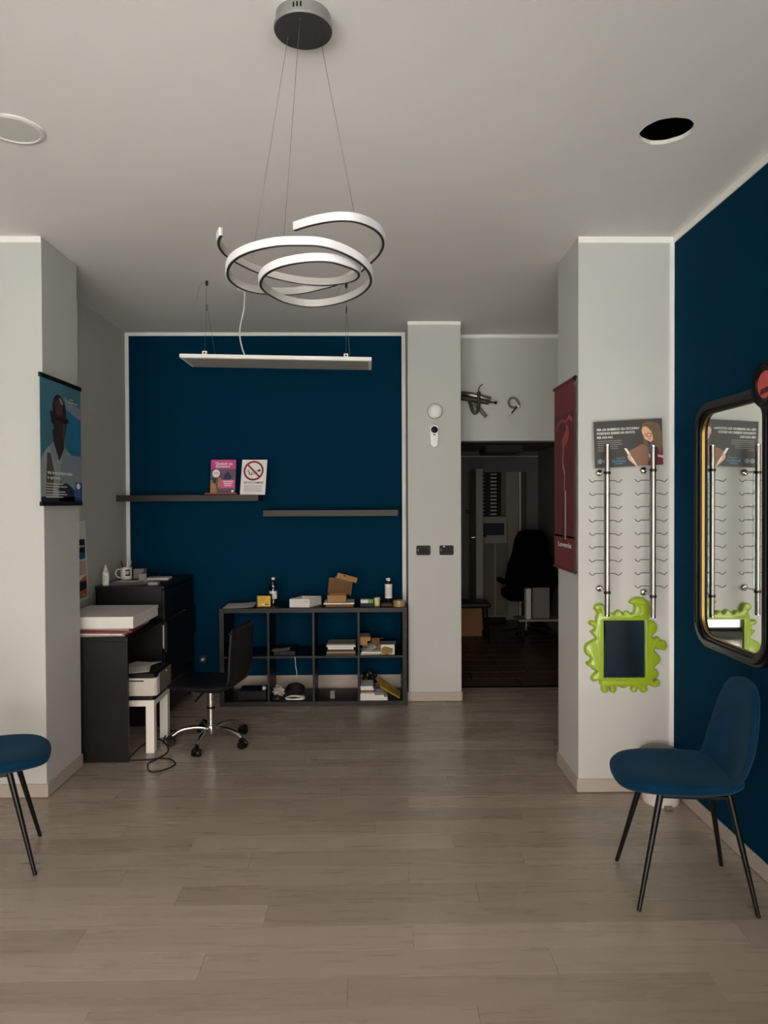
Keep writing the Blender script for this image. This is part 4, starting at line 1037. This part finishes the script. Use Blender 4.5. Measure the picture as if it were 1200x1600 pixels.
# ================================================================== POSTERS
def reading_poster():
    TL, TR, BL = onY(929, 662, 3.80), onY(1035.5, 657, 3.80), onY(930.5, 734.5, 3.80)
    t = thing('counter_poster', (TL.x + .18, 3.80, BL.z), 'dark grey poster of a child reading a book, behind the eyewear poles', 'poster')
    s_ = Sheet(TL, TR - TL, BL - TL, (0, -1, 0))
    s_.slab('poster_board', 'dark_grey_print', t, .004)
    s_.shape('printed_sleeve', [[(.80, .66), (.86, .55), (1, .55), (1, 1), (.78, 1), (.83, .8)]], 'print_maroon', t, 1)
    s_.shape('printed_collar', [[(.80, .62), (.84, .5), (.88, .55), (.85, .72), (.81, .72)]], 'print_cyan', t, 2)
    s_.shape('printed_scarf', [[(.84, .5), (.96, .5), (.98, .62), (.88, .6)]], 'banner_pink', t, 2)
    s_.shape('printed_hair', [[(.69, .18), (.71, .1), (.78, .05), (.88, .06), (.95, .13), (.99, .3), (1, .55), (.97, .78), (.92, .62), (.88, .5), (.84, .3), (.77, .2)], [(.71, .42), (.76, .4), (.8, .55), (.78, .72), (.73, .6)]], 'print_hair', t, 3)
    s_.shape('printed_face', [[(.695, .22), (.72, .16), (.78, .16), (.84, .26), (.87, .36), (.86, .46), (.82, .5), (.78, .46), (.745, .44), (.72, .38), (.7, .3)]], 'print_skin', t, 4)
    s_.shape('printed_hair_lock', [[(.72, .12), (.8, .1), (.87, .2), (.89, .45), (.86, .48), (.85, .3), (.79, .19)]], 'print_hair', t, 5)
    for cx, rx in ((.735, .022), (.80, .036)):
        b = B(); n = 20; o = b.ring([s_.p(cx + rx * math.cos(2 * PI * k / n), .345 + rx * 1.35 * math.sin(2 * PI * k / n), .0024) for k in range(n)])
        i_ = b.ring([s_.p(cx + rx * .76 * math.cos(2 * PI * k / n), .345 + rx * 1.35 * .78 * math.sin(2 * PI * k / n), .0024) for k in range(n)])
        for k in range(n): b.bm.faces.new((o[k], i_[k], i_[(k + 1) % n], o[(k + 1) % n]))
        obj('printed_glasses', b, 'print_black', t)
    s_.shape('printed_temple', [bar(.835, .33, .88, .25, .009)], 'print_black', t, 6)
    s_.shape('printed_mouth', [bar(.79, .435, .825, .425, .014)], 'banner_pink', t, 6)
    s_.shape('printed_book', [[(.5, .67), (.7, .53), (.79, .62), (.8, .74), (.82, .8), (.76, 1), (.62, 1)]], 'print_book', t, 4)
    s_.shape('printed_page', [[(.43, .6), (.47, .61), (.62, 1), (.6, 1), (.52, .84)]], 'print_white', t, 5)
    for hp in ([(.49, .72), (.53, .75), (.54, .86), (.62, 1), (.58, .98), (.49, .85), (.475, .78)], [(.78, .74), (.82, .77), (.83, .85), (.79, .82)], [(.92, .78), (1, .8), (1, .86), (.92, .82)]):
        s_.shape('printed_hand', [hp], 'print_skin', t, 6)
    for k, (tx, u1) in enumerate((('PER UN BAMBINO GLI OCCHIALI', .655), ('POSSONO ESSERE UN GIOCO.', .6), ('PER NOI NO.', .275))):
        s_.text(tx, .04, u1, .155 + k * .082 + (.005 if k == 2 else 0), .205 + k * .082 + (.005 if k == 2 else 0), 'print_white', t, 3)
    for k in range(6): s_.shape('printed_line', [[(.045, .42 + k * .042), ((.4, .39, .41, .34, .34, .14)[k], .42 + k * .042), ((.4, .39, .41, .34, .34, .14)[k], .434 + k * .042), (.045, .434 + k * .042)]], 'paper_grey', t, 2)
    s_.shape('printed_emblem', [ell(.075, .86, .037, .053), ell(.155, .86, .035, .05)], 'print_sheet', t, 2)
    s_.text('Bambino', .25, .45, .83, .9, 'print_cyan', t, 2)
    s_.shape('printed_line', [[(.31, .805), (.44, .8), (.44, .812), (.31, .817)], [(.29, .925), (.41, .922), (.41, .935), (.29, .938)]], 'paper_grey', t, 2)
reading_poster()
def portrait_poster():
    x = PXL + .03; y0, y1, zt, zb = 3.775, 4.295, 2.28, 1.597
    t = thing('portrait_poster', (x, (y0 + y1) / 2, zb), 'teal hanging poster of a man in a white shirt on the pillar side', 'poster')
    s_ = Sheet((x, y0, zt - .012), (0, y1 - y0, 0), (0, 0, -(zt - zb - .024)), (1, 0, 0))
    s_.slab('poster_sheet', 'print_teal', t, .002)
    s_.shape('printed_sky', [[(.62, .22), (1, .2), (1, .6), (.6, .6)]], 'print_blue', t, 1)
    s_.shape('printed_glow', [[(.55, .1), (.75, .13), (1, .17), (1, .27), (.8, .24), (.62, .2)]], 'print_sheet', t, 2)
    s_.shape('printed_shirt', [[(0, .66), (.12, .57), (.26, .52), (.4, .62), (.58, .55), (.75, .6), (.95, .7), (1, .8), (1, 1), (0, 1)]], 'print_shirt', t, 3)
    s_.shape('printed_neck', [[(.26, .4), (.55, .4), (.54, .55), (.43, .66), (.3, .56)]], 'print_skin_dark', t, 4)
    s_.shape('printed_head', [[(.27, .2), (.3, .14), (.38, .1), (.48, .105), (.56, .15), (.6, .22), (.61, .3), (.6, .4), (.56, .46), (.49, .49), (.4, .47), (.32, .42), (.28, .35)], [(.21, .25), (.27, .25), (.28, .36), (.24, .34)]], 'print_skin_dark', t, 5)
    s_.shape('printed_collar', [[(.2, .54), (.28, .5), (.4, .63), (.32, .67), (.24, .6)], [(.48, .6), (.57, .53), (.62, .56), (.55, .66), (.48, .68)]], 'print_sheet', t, 6)
    s_.shape('printed_sunglasses', [[(.34, .295), (.66, .285), (.66, .315), (.6, .335), (.5, .325), (.34, .315)]], 'print_black', t, 7)
    s_.shape('printed_forehead', [[(.33, .17), (.4, .13), (.46, .14), (.52, .2), (.5, .26), (.38, .27), (.34, .23)]], 'print_skin_mid', t, 6)
    s_.shape('printed_highlight', [[(.42, .125), (.48, .125), (.53, .165), (.5, .185), (.45, .16)]], 'print_sheet', t, 7)
    s_.shape('printed_jaw', [[(.5, .43), (.57, .42), (.56, .455), (.5, .47)]], 'print_skin_mid', t, 7)
    s_.shape('printed_shirt_shade', [[(.14, .6), (.22, .6), (.3, .75), (.26, .95), (.1, .95)], [(.46, .68), (.5, .68), (.47, .95), (.43, .95)]], 'print_grey', t, 4)
    s_.shape('printed_cheek', [[(.52, .34), (.56, .33), (.55, .42), (.52, .43)]], 'card_dark', t, 7)
    s_.shape('printed_panel', [[(.58, .595), (1, .595), (1, .86), (.88, .93), (.46, .97), (.45, .7)]], 'print_sheet', t, 7)
    s_.shape('printed_arm', [[(.4, .86), (.6, .84), (.8, .9), (.8, 1), (.4, 1)], [(0, .96), (1, .96), (1, 1), (0, 1)]], 'print_navy', t, 8)
    s_.shape('printed_badge', [[(.82, .83), (1, .83), (1, .985), (.82, .985)]], 'print_logo', t, 9)
    s_.shape('printed_emblem', [ell(.9, .865, .05, .027)], 'print_white', t, 10)
    for k in range(3): s_.shape('badge_line', [[(.86, .905 + k * .022), (.95, .905 + k * .022), (.95, .912 + k * .022), (.86, .912 + k * .022)]], 'print_sheet', t, 10)
    s_.text('vita le emozioni modo', .13, .74, .745, .775, 'print_white', t, 10); s_.text('in ogni modo.', .13, .45, .79, .82, 'print_white', t, 10)
    for k in range(6): s_.shape('printed_line', [[(.1, .85 + k * .022), ((.5, .6, .35, .55, .6, .5)[k], .85 + k * .022), ((.5, .6, .35, .55, .6, .5)[k], .857 + k * .022), (.1, .857 + k * .022)]], 'paper', t, 10)
    s_.text('OPTICA', .68, .78, .105, .115, 'paper', t, 10); s_.shape('printed_line', [[(.66, .13), (.9, .13), (.9, .136), (.66, .136)]], 'paper', t, 10)
    for z in (zt, zb): obj('rail', B().box(x - .008, x + .006, y0 - .004, y1 + .004, z - .012, z + .012), 'black_plastic', t, bevel=.003)
    for y in (y0 + .1, y1 - .12): obj('hanger', B().box(PXL, x - .006, y - .01, y + .01, zt - .01, zt + .008), 'black_plastic', t)
portrait_poster()
def travel_poster():
    x = LX + .0035; y1 = 5.165; y0 = 4.72; zt, zb = 1.473, .905
    t = thing('travel_print', (x, (y0 + y1) / 2, zb), 'white bordered colour print on the niche wall behind the pillar', 'poster')
    s_ = Sheet((x, y0, zt), (0, y1 - y0, 0), (0, .045, zb - zt), (1, 0, 0))
    s_.slab('poster_sheet', 'print_white', t, .002)
    s_.shape('printed_blue', [[(.05, .23), (.94, .23), (.94, .48), (.05, .48)]], 'print_blue', t, 1)
    s_.shape('printed_night', [[(.05, .23), (.94, .23), (.94, .41), (.6, .37), (.05, .33)]], 'print_navy', t, 2)
    s_.shape('printed_cloud', [[(.3, .3), (.9, .31), (.92, .33), (.3, .33)]], 'print_sand', t, 3)
    s_.shape('printed_sand', [[(.05, .5), (.95, .5), (.95, .68), (.05, .68)]], 'print_sand', t, 1)
    s_.shape('printed_sunset', [[(.05, .76), (.6, .76), (.95, .69), (.95, .93), (.05, .93)]], 'print_orange', t, 1)
    s_.shape('printed_hills', [[(.05, .77), (.95, .76), (.95, .86), (.7, .88), (.05, .87)]], 'print_navy', t, 2)
    s_.shape('printed_footer', [[(.05, .93), (.95, .92), (.95, .97), (.05, .97)]], 'paper_grey', t, 1)
    s_.text('AVIO', .72, .92, .925, .945, 'print_white', t, 3)
travel_poster()
def banner():
    x = PXR - .028; y0, y1, zt, zb = 3.845, 4.26, 2.268, 1.213
    t = thing('hanging_banner', (x, (y0 + y1) / 2, zb), 'narrow dark red banner with a tulip hanging on the pillar side', 'banner')
    s_ = Sheet((x, y1, zt), (0, y0 - y1, 0), (0, 0, zb - zt), (-1, 0, 0))
    s_.slab('banner_cloth', 'banner_red', t, .002)
    s_.shape('printed_lower_band', [[(0, .82), (1, .82), (1, 1), (0, 1)]], 'banner_pink' if False else 'banner_red', t, 1)
    s_.shape('printed_field', [[(0, .16), (1, .16), (1, .83), (0, .83)]], 'banner_dark', t, 1)
    s_.shape('printed_petals', [[(.1, .24), (.2, .2), (.4, .185), (.6, .2), (.78, .175), (.95, .21), (.9, .22), (.75, .2), (.6, .215), (.4, .2), (.22, .215), (.12, .25)]], 'banner_pink', t, 2)
    s_.shape('printed_tulip', [[(.62, .22), (.72, .235), (.76, .28), (.68, .32), (.5, .345), (.42, .325), (.42, .295), (.55, .27), (.6, .25)]], 'banner_pink', t, 2)
    s_.shape('printed_stem', [bar(.48, .34, .45, .43, .02), bar(.45, .43, .55, .49, .02), bar(.55, .49, .53, .58, .02)], 'print_sand', t, 2)
    s_.shape('printed_stick', [[(.45, .58), (.55, .575), (.55, .845), (.5, .86), (.44, .845)]], 'dark_red', t, 2)
    s_.shape('printed_gleam', [[(.56, .58), (.61, .58), (.61, .84), (.56, .84)]], 'print_sand', t, 3)
    s_.text('Lavenia', .22, .88, .855, .882, 'print_white', t, 4)
    for z in (zt, zb):
        r = obj('rod', B().cyl((x, y0 - .012, z), (x, y1 + .012, z), .0085, n=14), 'banner_dark', t, smooth=True)
        obj('rod_cap', B().cyl((x, y0 - .02, z), (x, y0 - .01, z), .0105, n=14), 'black_plastic', r, smooth=True)
    for y in (y0 + .06, y1 - .06): obj('hanger', B().cyl((PXR, y, zt), (x, y, zt), .003, n=8), 'black_metal', t)
    for y in (y0 + .06, y1 - .06): obj('bumper', B().cyl((PXR, y, zb), (x, y, zb), .003, n=8), 'black_metal', t)
banner()

# ================================================================== MIRRORS
def splash_mirror():
    raw = [(190,640),(205,590),(175,550),(178,505),(215,484),(258,487),(285,520),(300,570),(345,572),(385,603),(410,578),(450,556),(485,580),(500,606),(522,578),(555,570),(585,597),(615,585),(630,540),(622,502),(588,492),(572,465),(600,436),(660,412),(720,418),(765,452),(800,470),(812,560),(800,640),(800,682),(850,690),(885,730),(885,790),(850,838),(822,862),(850,880),(890,864),(915,882),(920,915),(955,905),(992,935),(1000,985),(968,1024),(910,1015),(862,1000),(848,1020),(880,1055),(920,1100),(915,1158),(870,1195),(848,1225),(880,1245),(898,1290),(880,1330),(835,1350),(850,1366),(890,1352),(912,1387),(900,1430),(850,1442),(790,1425),(758,1432),(770,1470),(748,1500),(702,1500),(680,1460),(658,1452),(645,1490),(610,1500),(580,1475),(587,1442),(565,1422),(540,1440),(490,1450),(440,1432),(415,1427),(415,1480),(385,1504),(348,1494),(338,1440),(320,1432),(315,1490),(285,1504),(252,1490),(247,1430),(230,1410),(227,1372),(205,1355),(180,1375),(140,1365),(130,1330),(155,1290),(190,1255),(150,1240),(125,1210),(85,1187),(80,1155),(115,1140),(125,1105),(80,1070),(55,1010),(75,945),(140,905),(180,878),(142,832),(130,800),(170,775),(160,745),(120,730),(110,692),(145,676),(182,690)]
    d0 = .035; Y = PYR - d0
    P2 = [onY(905 + x / 7.276, 880 + y / 7.276, Y) for x, y in raw]
    C = [(p.x, p.z) for p in cr(P2, 4, True)]
    n = len(C)
    area = sum(C[i][0] * C[(i + 1) % n][1] - C[(i + 1) % n][0] * C[i][1] for i in range(n))
    sg = 1 if area > 0 else -1
    def off(k):
        o = []
        for i in range(n):
            a, b_ = C[i - 2], C[(i + 2) % n]; tx, ty = b_[0] - a[0], b_[1] - a[1]; l = math.hypot(tx, ty) or 1
            o.append((C[i][0] - ty / l * sg * k, C[i][1] + tx / l * sg * k))
        return o
    m0, m1 = onY(942.5, 973, Y), onY(1006.5, 1062, Y)
    x0, x1, z0, z1 = m0.x, m1.x, m1.z, m0.z
    cz = min(p[1] for p in C)
    t = thing('splash_mirror', ((x0 + x1) / 2, PYR, cz), 'lime green wavy splash shaped mirror on the pillar below the eyewear racks', 'mirror')
    b = B(); prof = [(-.0, 0), (-.0, .018), (.0012, .024), (.0035, .029), (.0065, .0325), (.0095, .034)]
    R = [b.ring([(x, PYR - d, z) for x, z in off(k)]) for k, d in prof]
    b.skin(R, True, False, False)
    inner = [(x0 - .004, z0 - .004), (x1 + .004, z0 - .004), (x1 + .004, z1 + .004), (x0 - .004, z1 + .004)]
    top = off(.0095); iv = b.ring([(x, PYR - .034, z) for x, z in inner]); allv = R[-1] + iv
    tri = tessellate_polygon([[Vector((x, z, 0)) for x, z in top], [Vector((x, z, 0)) for x, z in inner]])
    for q in tri:
        try: b.bm.faces.new([allv[i] for i in q])
        except ValueError: pass
    rec = b.ring([(x, PYR - .024, z) for x, z in inner]); b.skin([iv, rec], True, False, False)
    obj('frame', b, 'lime', t, smooth=True)
    for a in ((x0 - .012, x1 + .012, z1 + .002, z1 + .012), (x0 - .012, x1 + .012, z0 - .012, z0 - .002), (x0 - .012, x0 - .002, z0 - .002, z1 + .002), (x1 + .002, x1 + .012, z0 - .002, z1 + .002)):
        obj('inner_lip', B().box(a[0], a[1], PYR - .0375, PYR - .03, a[2], a[3]), 'lime', t, bevel=.002)
    obj('mirror_glass', B().box(x0 - .003, x1 + .003, PYR - .026, PYR - .02, z0 - .003, z1 + .003), 'mirror', t)
splash_mirror()
def wall_mirror():
    # two tall round cornered panes in one black frame, a round medallion above the middle post
    yc, z0, z1 = 2.868, .885, 2.075; yo = 3.545
    t = thing('wall_mirror', (RX - .01, yc, z0), 'large black framed mirror with gilt inner edge on the blue wall', 'mirror')
    def frame(outer, inner, d0, d1, m, nm, bev=.0):
        b = B(); rr = []
        for pts, d in ((outer, d0), (outer, d1), (inner, d1), (inner, d0)): rr.append(b.ring([(RX - d, y, z) for y, z in pts]))
        b.skin(rr + [rr[0]], True, False, False); return obj(nm, b, m, t, smooth=True, bevel=bev)
    for s_ in (1, -1):
        f = lambda y0, y1, a, b_, r: [(yc + s_ * (y - yc), z) for y, z in rrect(y0, y1, a, b_, r, 10)]
        ya, yb = yc + .012, yo
        frame(f(ya - .02, yb, z0, z1, .13), f(ya + .045, yb - .055, z0 + .055, z1 - .055, .1), 0, .03, 'black_plastic', 'frame', .006)
        frame(f(ya, yb - .015, z0 + .015, z1 - .015, .12), f(ya + .03, yb - .042, z0 + .042, z1 - .042, .1), .028, .042, 'black_plastic', 'frame_molding', .005)
        frame(f(ya + .044, yb - .054, z0 + .054, z1 - .054, .1), f(ya + .048, yb - .058, z0 + .058, z1 - .058, .097), .0125, .0185, 'gold', 'gilt_edge', .001)
        b = B(); b.prism(f(ya + .047, yb - .057, z0 + .057, z1 - .057, .098), lambda u, v, d: Vector((RX - d, u, v)), .003, .012); obj('mirror_glass', b, 'mirror', t)
    c = (RX, yc, 2.07)
    md = obj('medallion', B().lathe([(.098, .0), (.102, .03), (.098, .05), (.09, .06), (.084, .055), (.078, .062), (.06, .058), (.055, .05)], c, 40, 'X'), 'black_plastic', t, smooth=True)
    obj('medallion_picture', B().lathe([(.056, .049), (.056, .0515), (.001, .0516)], c, 32, 'X'), 'medal_red', md)
    obj('printed_figure', B().prism([(yc - .04, 2.04), (yc + .04, 2.03), (yc + .03, 2.055), (yc - .03, 2.06)], lambda u, v, d: Vector((RX - d, u, v)), .0515, .0525), 'print_maroon', md)
wall_mirror()

# ================================================================== BACK ROOM
def bp(x, y): return 700 + x / 3.81, 680 + y / 3.81
def back_room():
    Y = BRY
    p = onY(*bp(168, 205), 8.7); q = onY(*bp(205, 970), 8.7)
    t = thing('door_leaf', ((p.x + q.x) / 2, 8.95, 0), 'pale open door leaf standing edge-on in the dark back room', 'door')
    obj('leaf', B().box(p.x, q.x, 8.7, 9.2, .01, p.z), 'back_door', t, bevel=.004)
    h = onY(*bp(150, 614), 8.7)
    obj('handle', B().tube([(p.x, 8.76, h.z), (p.x - .04, 8.76, h.z), (p.x - .045, 8.84, h.z)], .009, 8), 'chrome', t, smooth=True)
    h2 = onY(*bp(215, 607), 8.7); obj('handle', B().tube([(q.x, 8.76, h2.z), (q.x + .05, 8.76, h2.z), (q.x + .06, 8.86, h2.z)], .009, 8), 'chrome', t, smooth=True)
    # switch on the far wall
    s0, s1 = onY(*bp(107, 448), Y), onY(*bp(140, 472), Y)
    t = thing('far_light_switch', (s0.x, Y, s1.z), 'black switch plate on the far wall of the back room', 'switch')
    obj('plate', B().box(s0.x, s1.x, Y - .012, Y, s1.z, s0.z), 'black_plastic', t, bevel=.003)
    obj('rocker', B().box(s0.x + .02, s1.x - .02, Y - .016, Y - .011, s1.z + .015, s0.z - .015), 'print_grey', t)
    # lens rack: black board with rows of pale trays
    a, b_ = onY(*bp(205, 225), Y - .05), onY(*bp(318, 487), Y - .05)
    t = thing('lens_rack', ((a.x + b_.x) / 2, Y - .04, b_.z), 'black wall rack with rows of small pale lens trays in the back room', 'rack')
    obj('board', B().box(a.x, b_.x, Y - .03, Y, b_.z, a.z), 'black_plastic', t)
    for k in range(12):
        z = a.z - .02 - k * (a.z - b_.z - .03) / 11.5
        obj('tray', B().box(a.x + .005, a.x + .03, Y - .05, Y - .03, z - .014, z), 'paper', t)
        obj('tray', B().box(a.x + .115, a.x + .195, Y - .05, Y - .03, z - .018, z), 'paper', t)
    # instrument cabinet with monitor
    a, b_ = onY(*bp(207, 490), Y - .3), onY(*bp(350, 625), Y - .3)
    t = thing('instrument_cabinet', ((a.x + b_.x) / 2, Y - .15, 0), 'pale grey cabinet below the lens rack in the back room', 'cabinet')
    obj('cabinet_body', B().box(a.x, b_.x, Y - .3, Y - .002, .08, a.z), 'back_door', t, bevel=.004)
    for k in range(2): obj('cabinet_door', B().box(a.x + .01 + k * (b_.x - a.x) / 2, a.x + (k + 1) * (b_.x - a.x) / 2 - .01, Y - .315, Y - .3, .1, a.z - .35), 'back_room_paint', t, bevel=.002)
    obj('plinth', B().box(a.x + .02, b_.x - .02, Y - .28, Y - .02, 0, .08), 'black_plastic', t)
    a, b_ = onY(*bp(212, 530), Y - .33), onY(*bp(332, 600), Y - .33)
    t = thing('monitor', ((a.x + b_.x) / 2, Y - .33, b_.z), 'small black screen on the pale cabinet in the back room', 'monitor')
    obj('casing', B().box(a.x, b_.x, Y - .345, Y - .302, b_.z, a.z), 'black_plastic', t, bevel=.004)
    obj('screen', B().box(a.x + .015, b_.x - .015, Y - .347, Y - .344, b_.z + .015, a.z - .015), 'navy', t)
    # pale wall panels
    for u0, u1, v0, v1, m, lab in ((345, 418, 225, 500, 'back_door', 'pale tall wardrobe door beside the lens rack'), (424, 434, 225, 505, 'white_plastic', 'thin bright door frame strip in the back room'), (436, 466, 225, 505, 'print_grey', 'grey narrow panel next to the bright strip in the back room')):
        a, b_ = onY(*bp(u0, v0), Y - .02), onY(*bp(u1, v1), Y - .02)
        tag(obj('wall_panel', B().box(a.x, b_.x, Y - .03, Y - .001, .0, a.z), m, None, bevel=.002), lab, 'panel')
    # duct on the ceiling
    a, b_ = onY(*bp(225, 40), 8.6), onY(*bp(450, 75), 8.6)
    t = thing('ceiling_cassette', ((a.x + b_.x) / 2, 8.8, 2.2), 'dark ventilation grille under the back room ceiling', 'grille')
    obj('housing', B().box(a.x, b_.x, 8.6, 9.1, 2.2, 2.28), 'print_grey', t, bevel=.004)
    for k in range(5): obj('slat', B().box(a.x + .03, b_.x - .03, 8.64 + k * .09, 8.69 + k * .09, 2.192, 2.2), 'black_plastic', t)
    # big black covered armchair
    c = onZ(*bp(490, 1085), 0); c = Vector((onY(*bp(490, 800), 8.3).x, 8.3, 0))
    t = thing('black_armchair', c, 'tall black exam chair standing in the dark back room', 'chair')
    prof = [(-.02,1.26,.1,.05),(-.02,1.24,.14,.075),(-.01,1.15,.19,.09),(.0,1.0,.22,.1),(.0,.85,.27,.12),(.0,.7,.3,.13),(.0,.58,.28,.13),(0,.5,.24,.1)]
    b = shell(interp(prof, 4), lambda s: 0)
    bmesh.ops.rotate(b.bm, verts=b.bm.verts, cent=(0, 0, 0), matrix=Matrix.Rotation(-PI / 2, 3, 'Z'))
    obj('backrest', b, 'black_cloth', t, smooth=True, local=True)
    obj('seat', B().box(-.27, .27, .0, .5, .42, .54), 'black_cloth', t, local=True, bevel=.04)
    obj('column', B().cyl((0, .25, .05), (0, .25, .42), .05, n=16), 'chrome', t, local=True, smooth=True)
    for k in range(5):
        a_ = 2 * PI * k / 5 + .3; obj('base_arm', B().tube([(0, .25, .08), (.28 * math.cos(a_), .25 + .28 * math.sin(a_), .03)], .02, 8), 'chrome', t, local=True, smooth=True)
    for s_ in (-1, 1): obj('armrest', B().box(s_ * .3 - .03, s_ * .3 + .03, .05, .42, .62, .67), 'black_cloth', t, local=True, bevel=.01)
    # cardboard box and a black stool beside the passage
    a, b_ = onZ(*bp(80, 1200), 0), onZ(*bp(195, 1200), 0)
    hgt = onY(*bp(120, 1035), a.y).z
    t = thing('moving_box', ((a.x + b_.x) / 2, a.y + .15, 0), 'brown cardboard box on the floor of the back room', 'box')
    obj('box_body', B().box(a.x - .1, b_.x, a.y, a.y + .26, 0, hgt), 'card_brown', t)
    obj('tape_strip', B().box(a.x - .1, b_.x + .0005, a.y + .13, a.y + .18, hgt, hgt + .001), 'tape', t)
    t = thing('black_stool', (b_.x - .1, a.y - .12, 0), 'black stool in front of the brown box in the back room', 'stool')
    sx = b_.x - .15; sy = a.y - .2; sz = onY(*bp(120, 990), sy).z
    obj('seat', B().box(sx - .2, sx + .2, sy - .17, sy + .17, sz - .06, sz), 'black_leather', t, bevel=.02)
    for dx in (-.17, .17):
        for dy in (-.14, .14): obj('leg', B().cyl((sx + dx * .9, sy + dy * .9, sz - .05), (sx + dx * 1.05, sy + dy * 1.05, 0), .012, n=10), 'black_metal', t)
    # low trolley with white panels
    z0 = .22; p0 = onY(*bp(415, 1106), 8.0); p1 = onY(*bp(645, 1106), 8.0)
    t = thing('low_trolley', ((p0.x + p1.x) / 2, 8.15, 0), 'low trolley with pale board near the passage in the back room', 'trolley')
    z0 = p0.z
    obj('board', B().box(p0.x, p1.x + .1, 8.0, 8.3, z0 - .02, z0), 'back_door', t, bevel=.003)
    for x in (p0.x + .06, p1.x + .02):
        for y in (8.05, 8.25): obj('castor', B().cyl((x - .012, y, .03), (x + .012, y, .03), .03, n=14), 'black_plastic', t); obj('post', B().cyl((x, y, .03), (x, y, z0 - .02), .012, n=8), 'black_metal', t)
    a, c2 = onY(*bp(500, 915), 8.1), onY(*bp(600, 1085), 8.1)
    tag(obj('leaning_panel', B().box(a.x, c2.x, 8.1, 8.13, z0, a.z, None), 'back_room_paint', None, bevel=.003), 'pale upright board standing on the low trolley', 'board')
    a, c2 = onY(*bp(460, 920), 8.08), onY(*bp(488, 1005), 8.08)
    tag(obj('white_carton', B().box(a.x, c2.x, 8.06, 8.16, z0, a.z), 'paper', None, bevel=.002), 'slim white carton standing on the low trolley', 'box')
back_room()
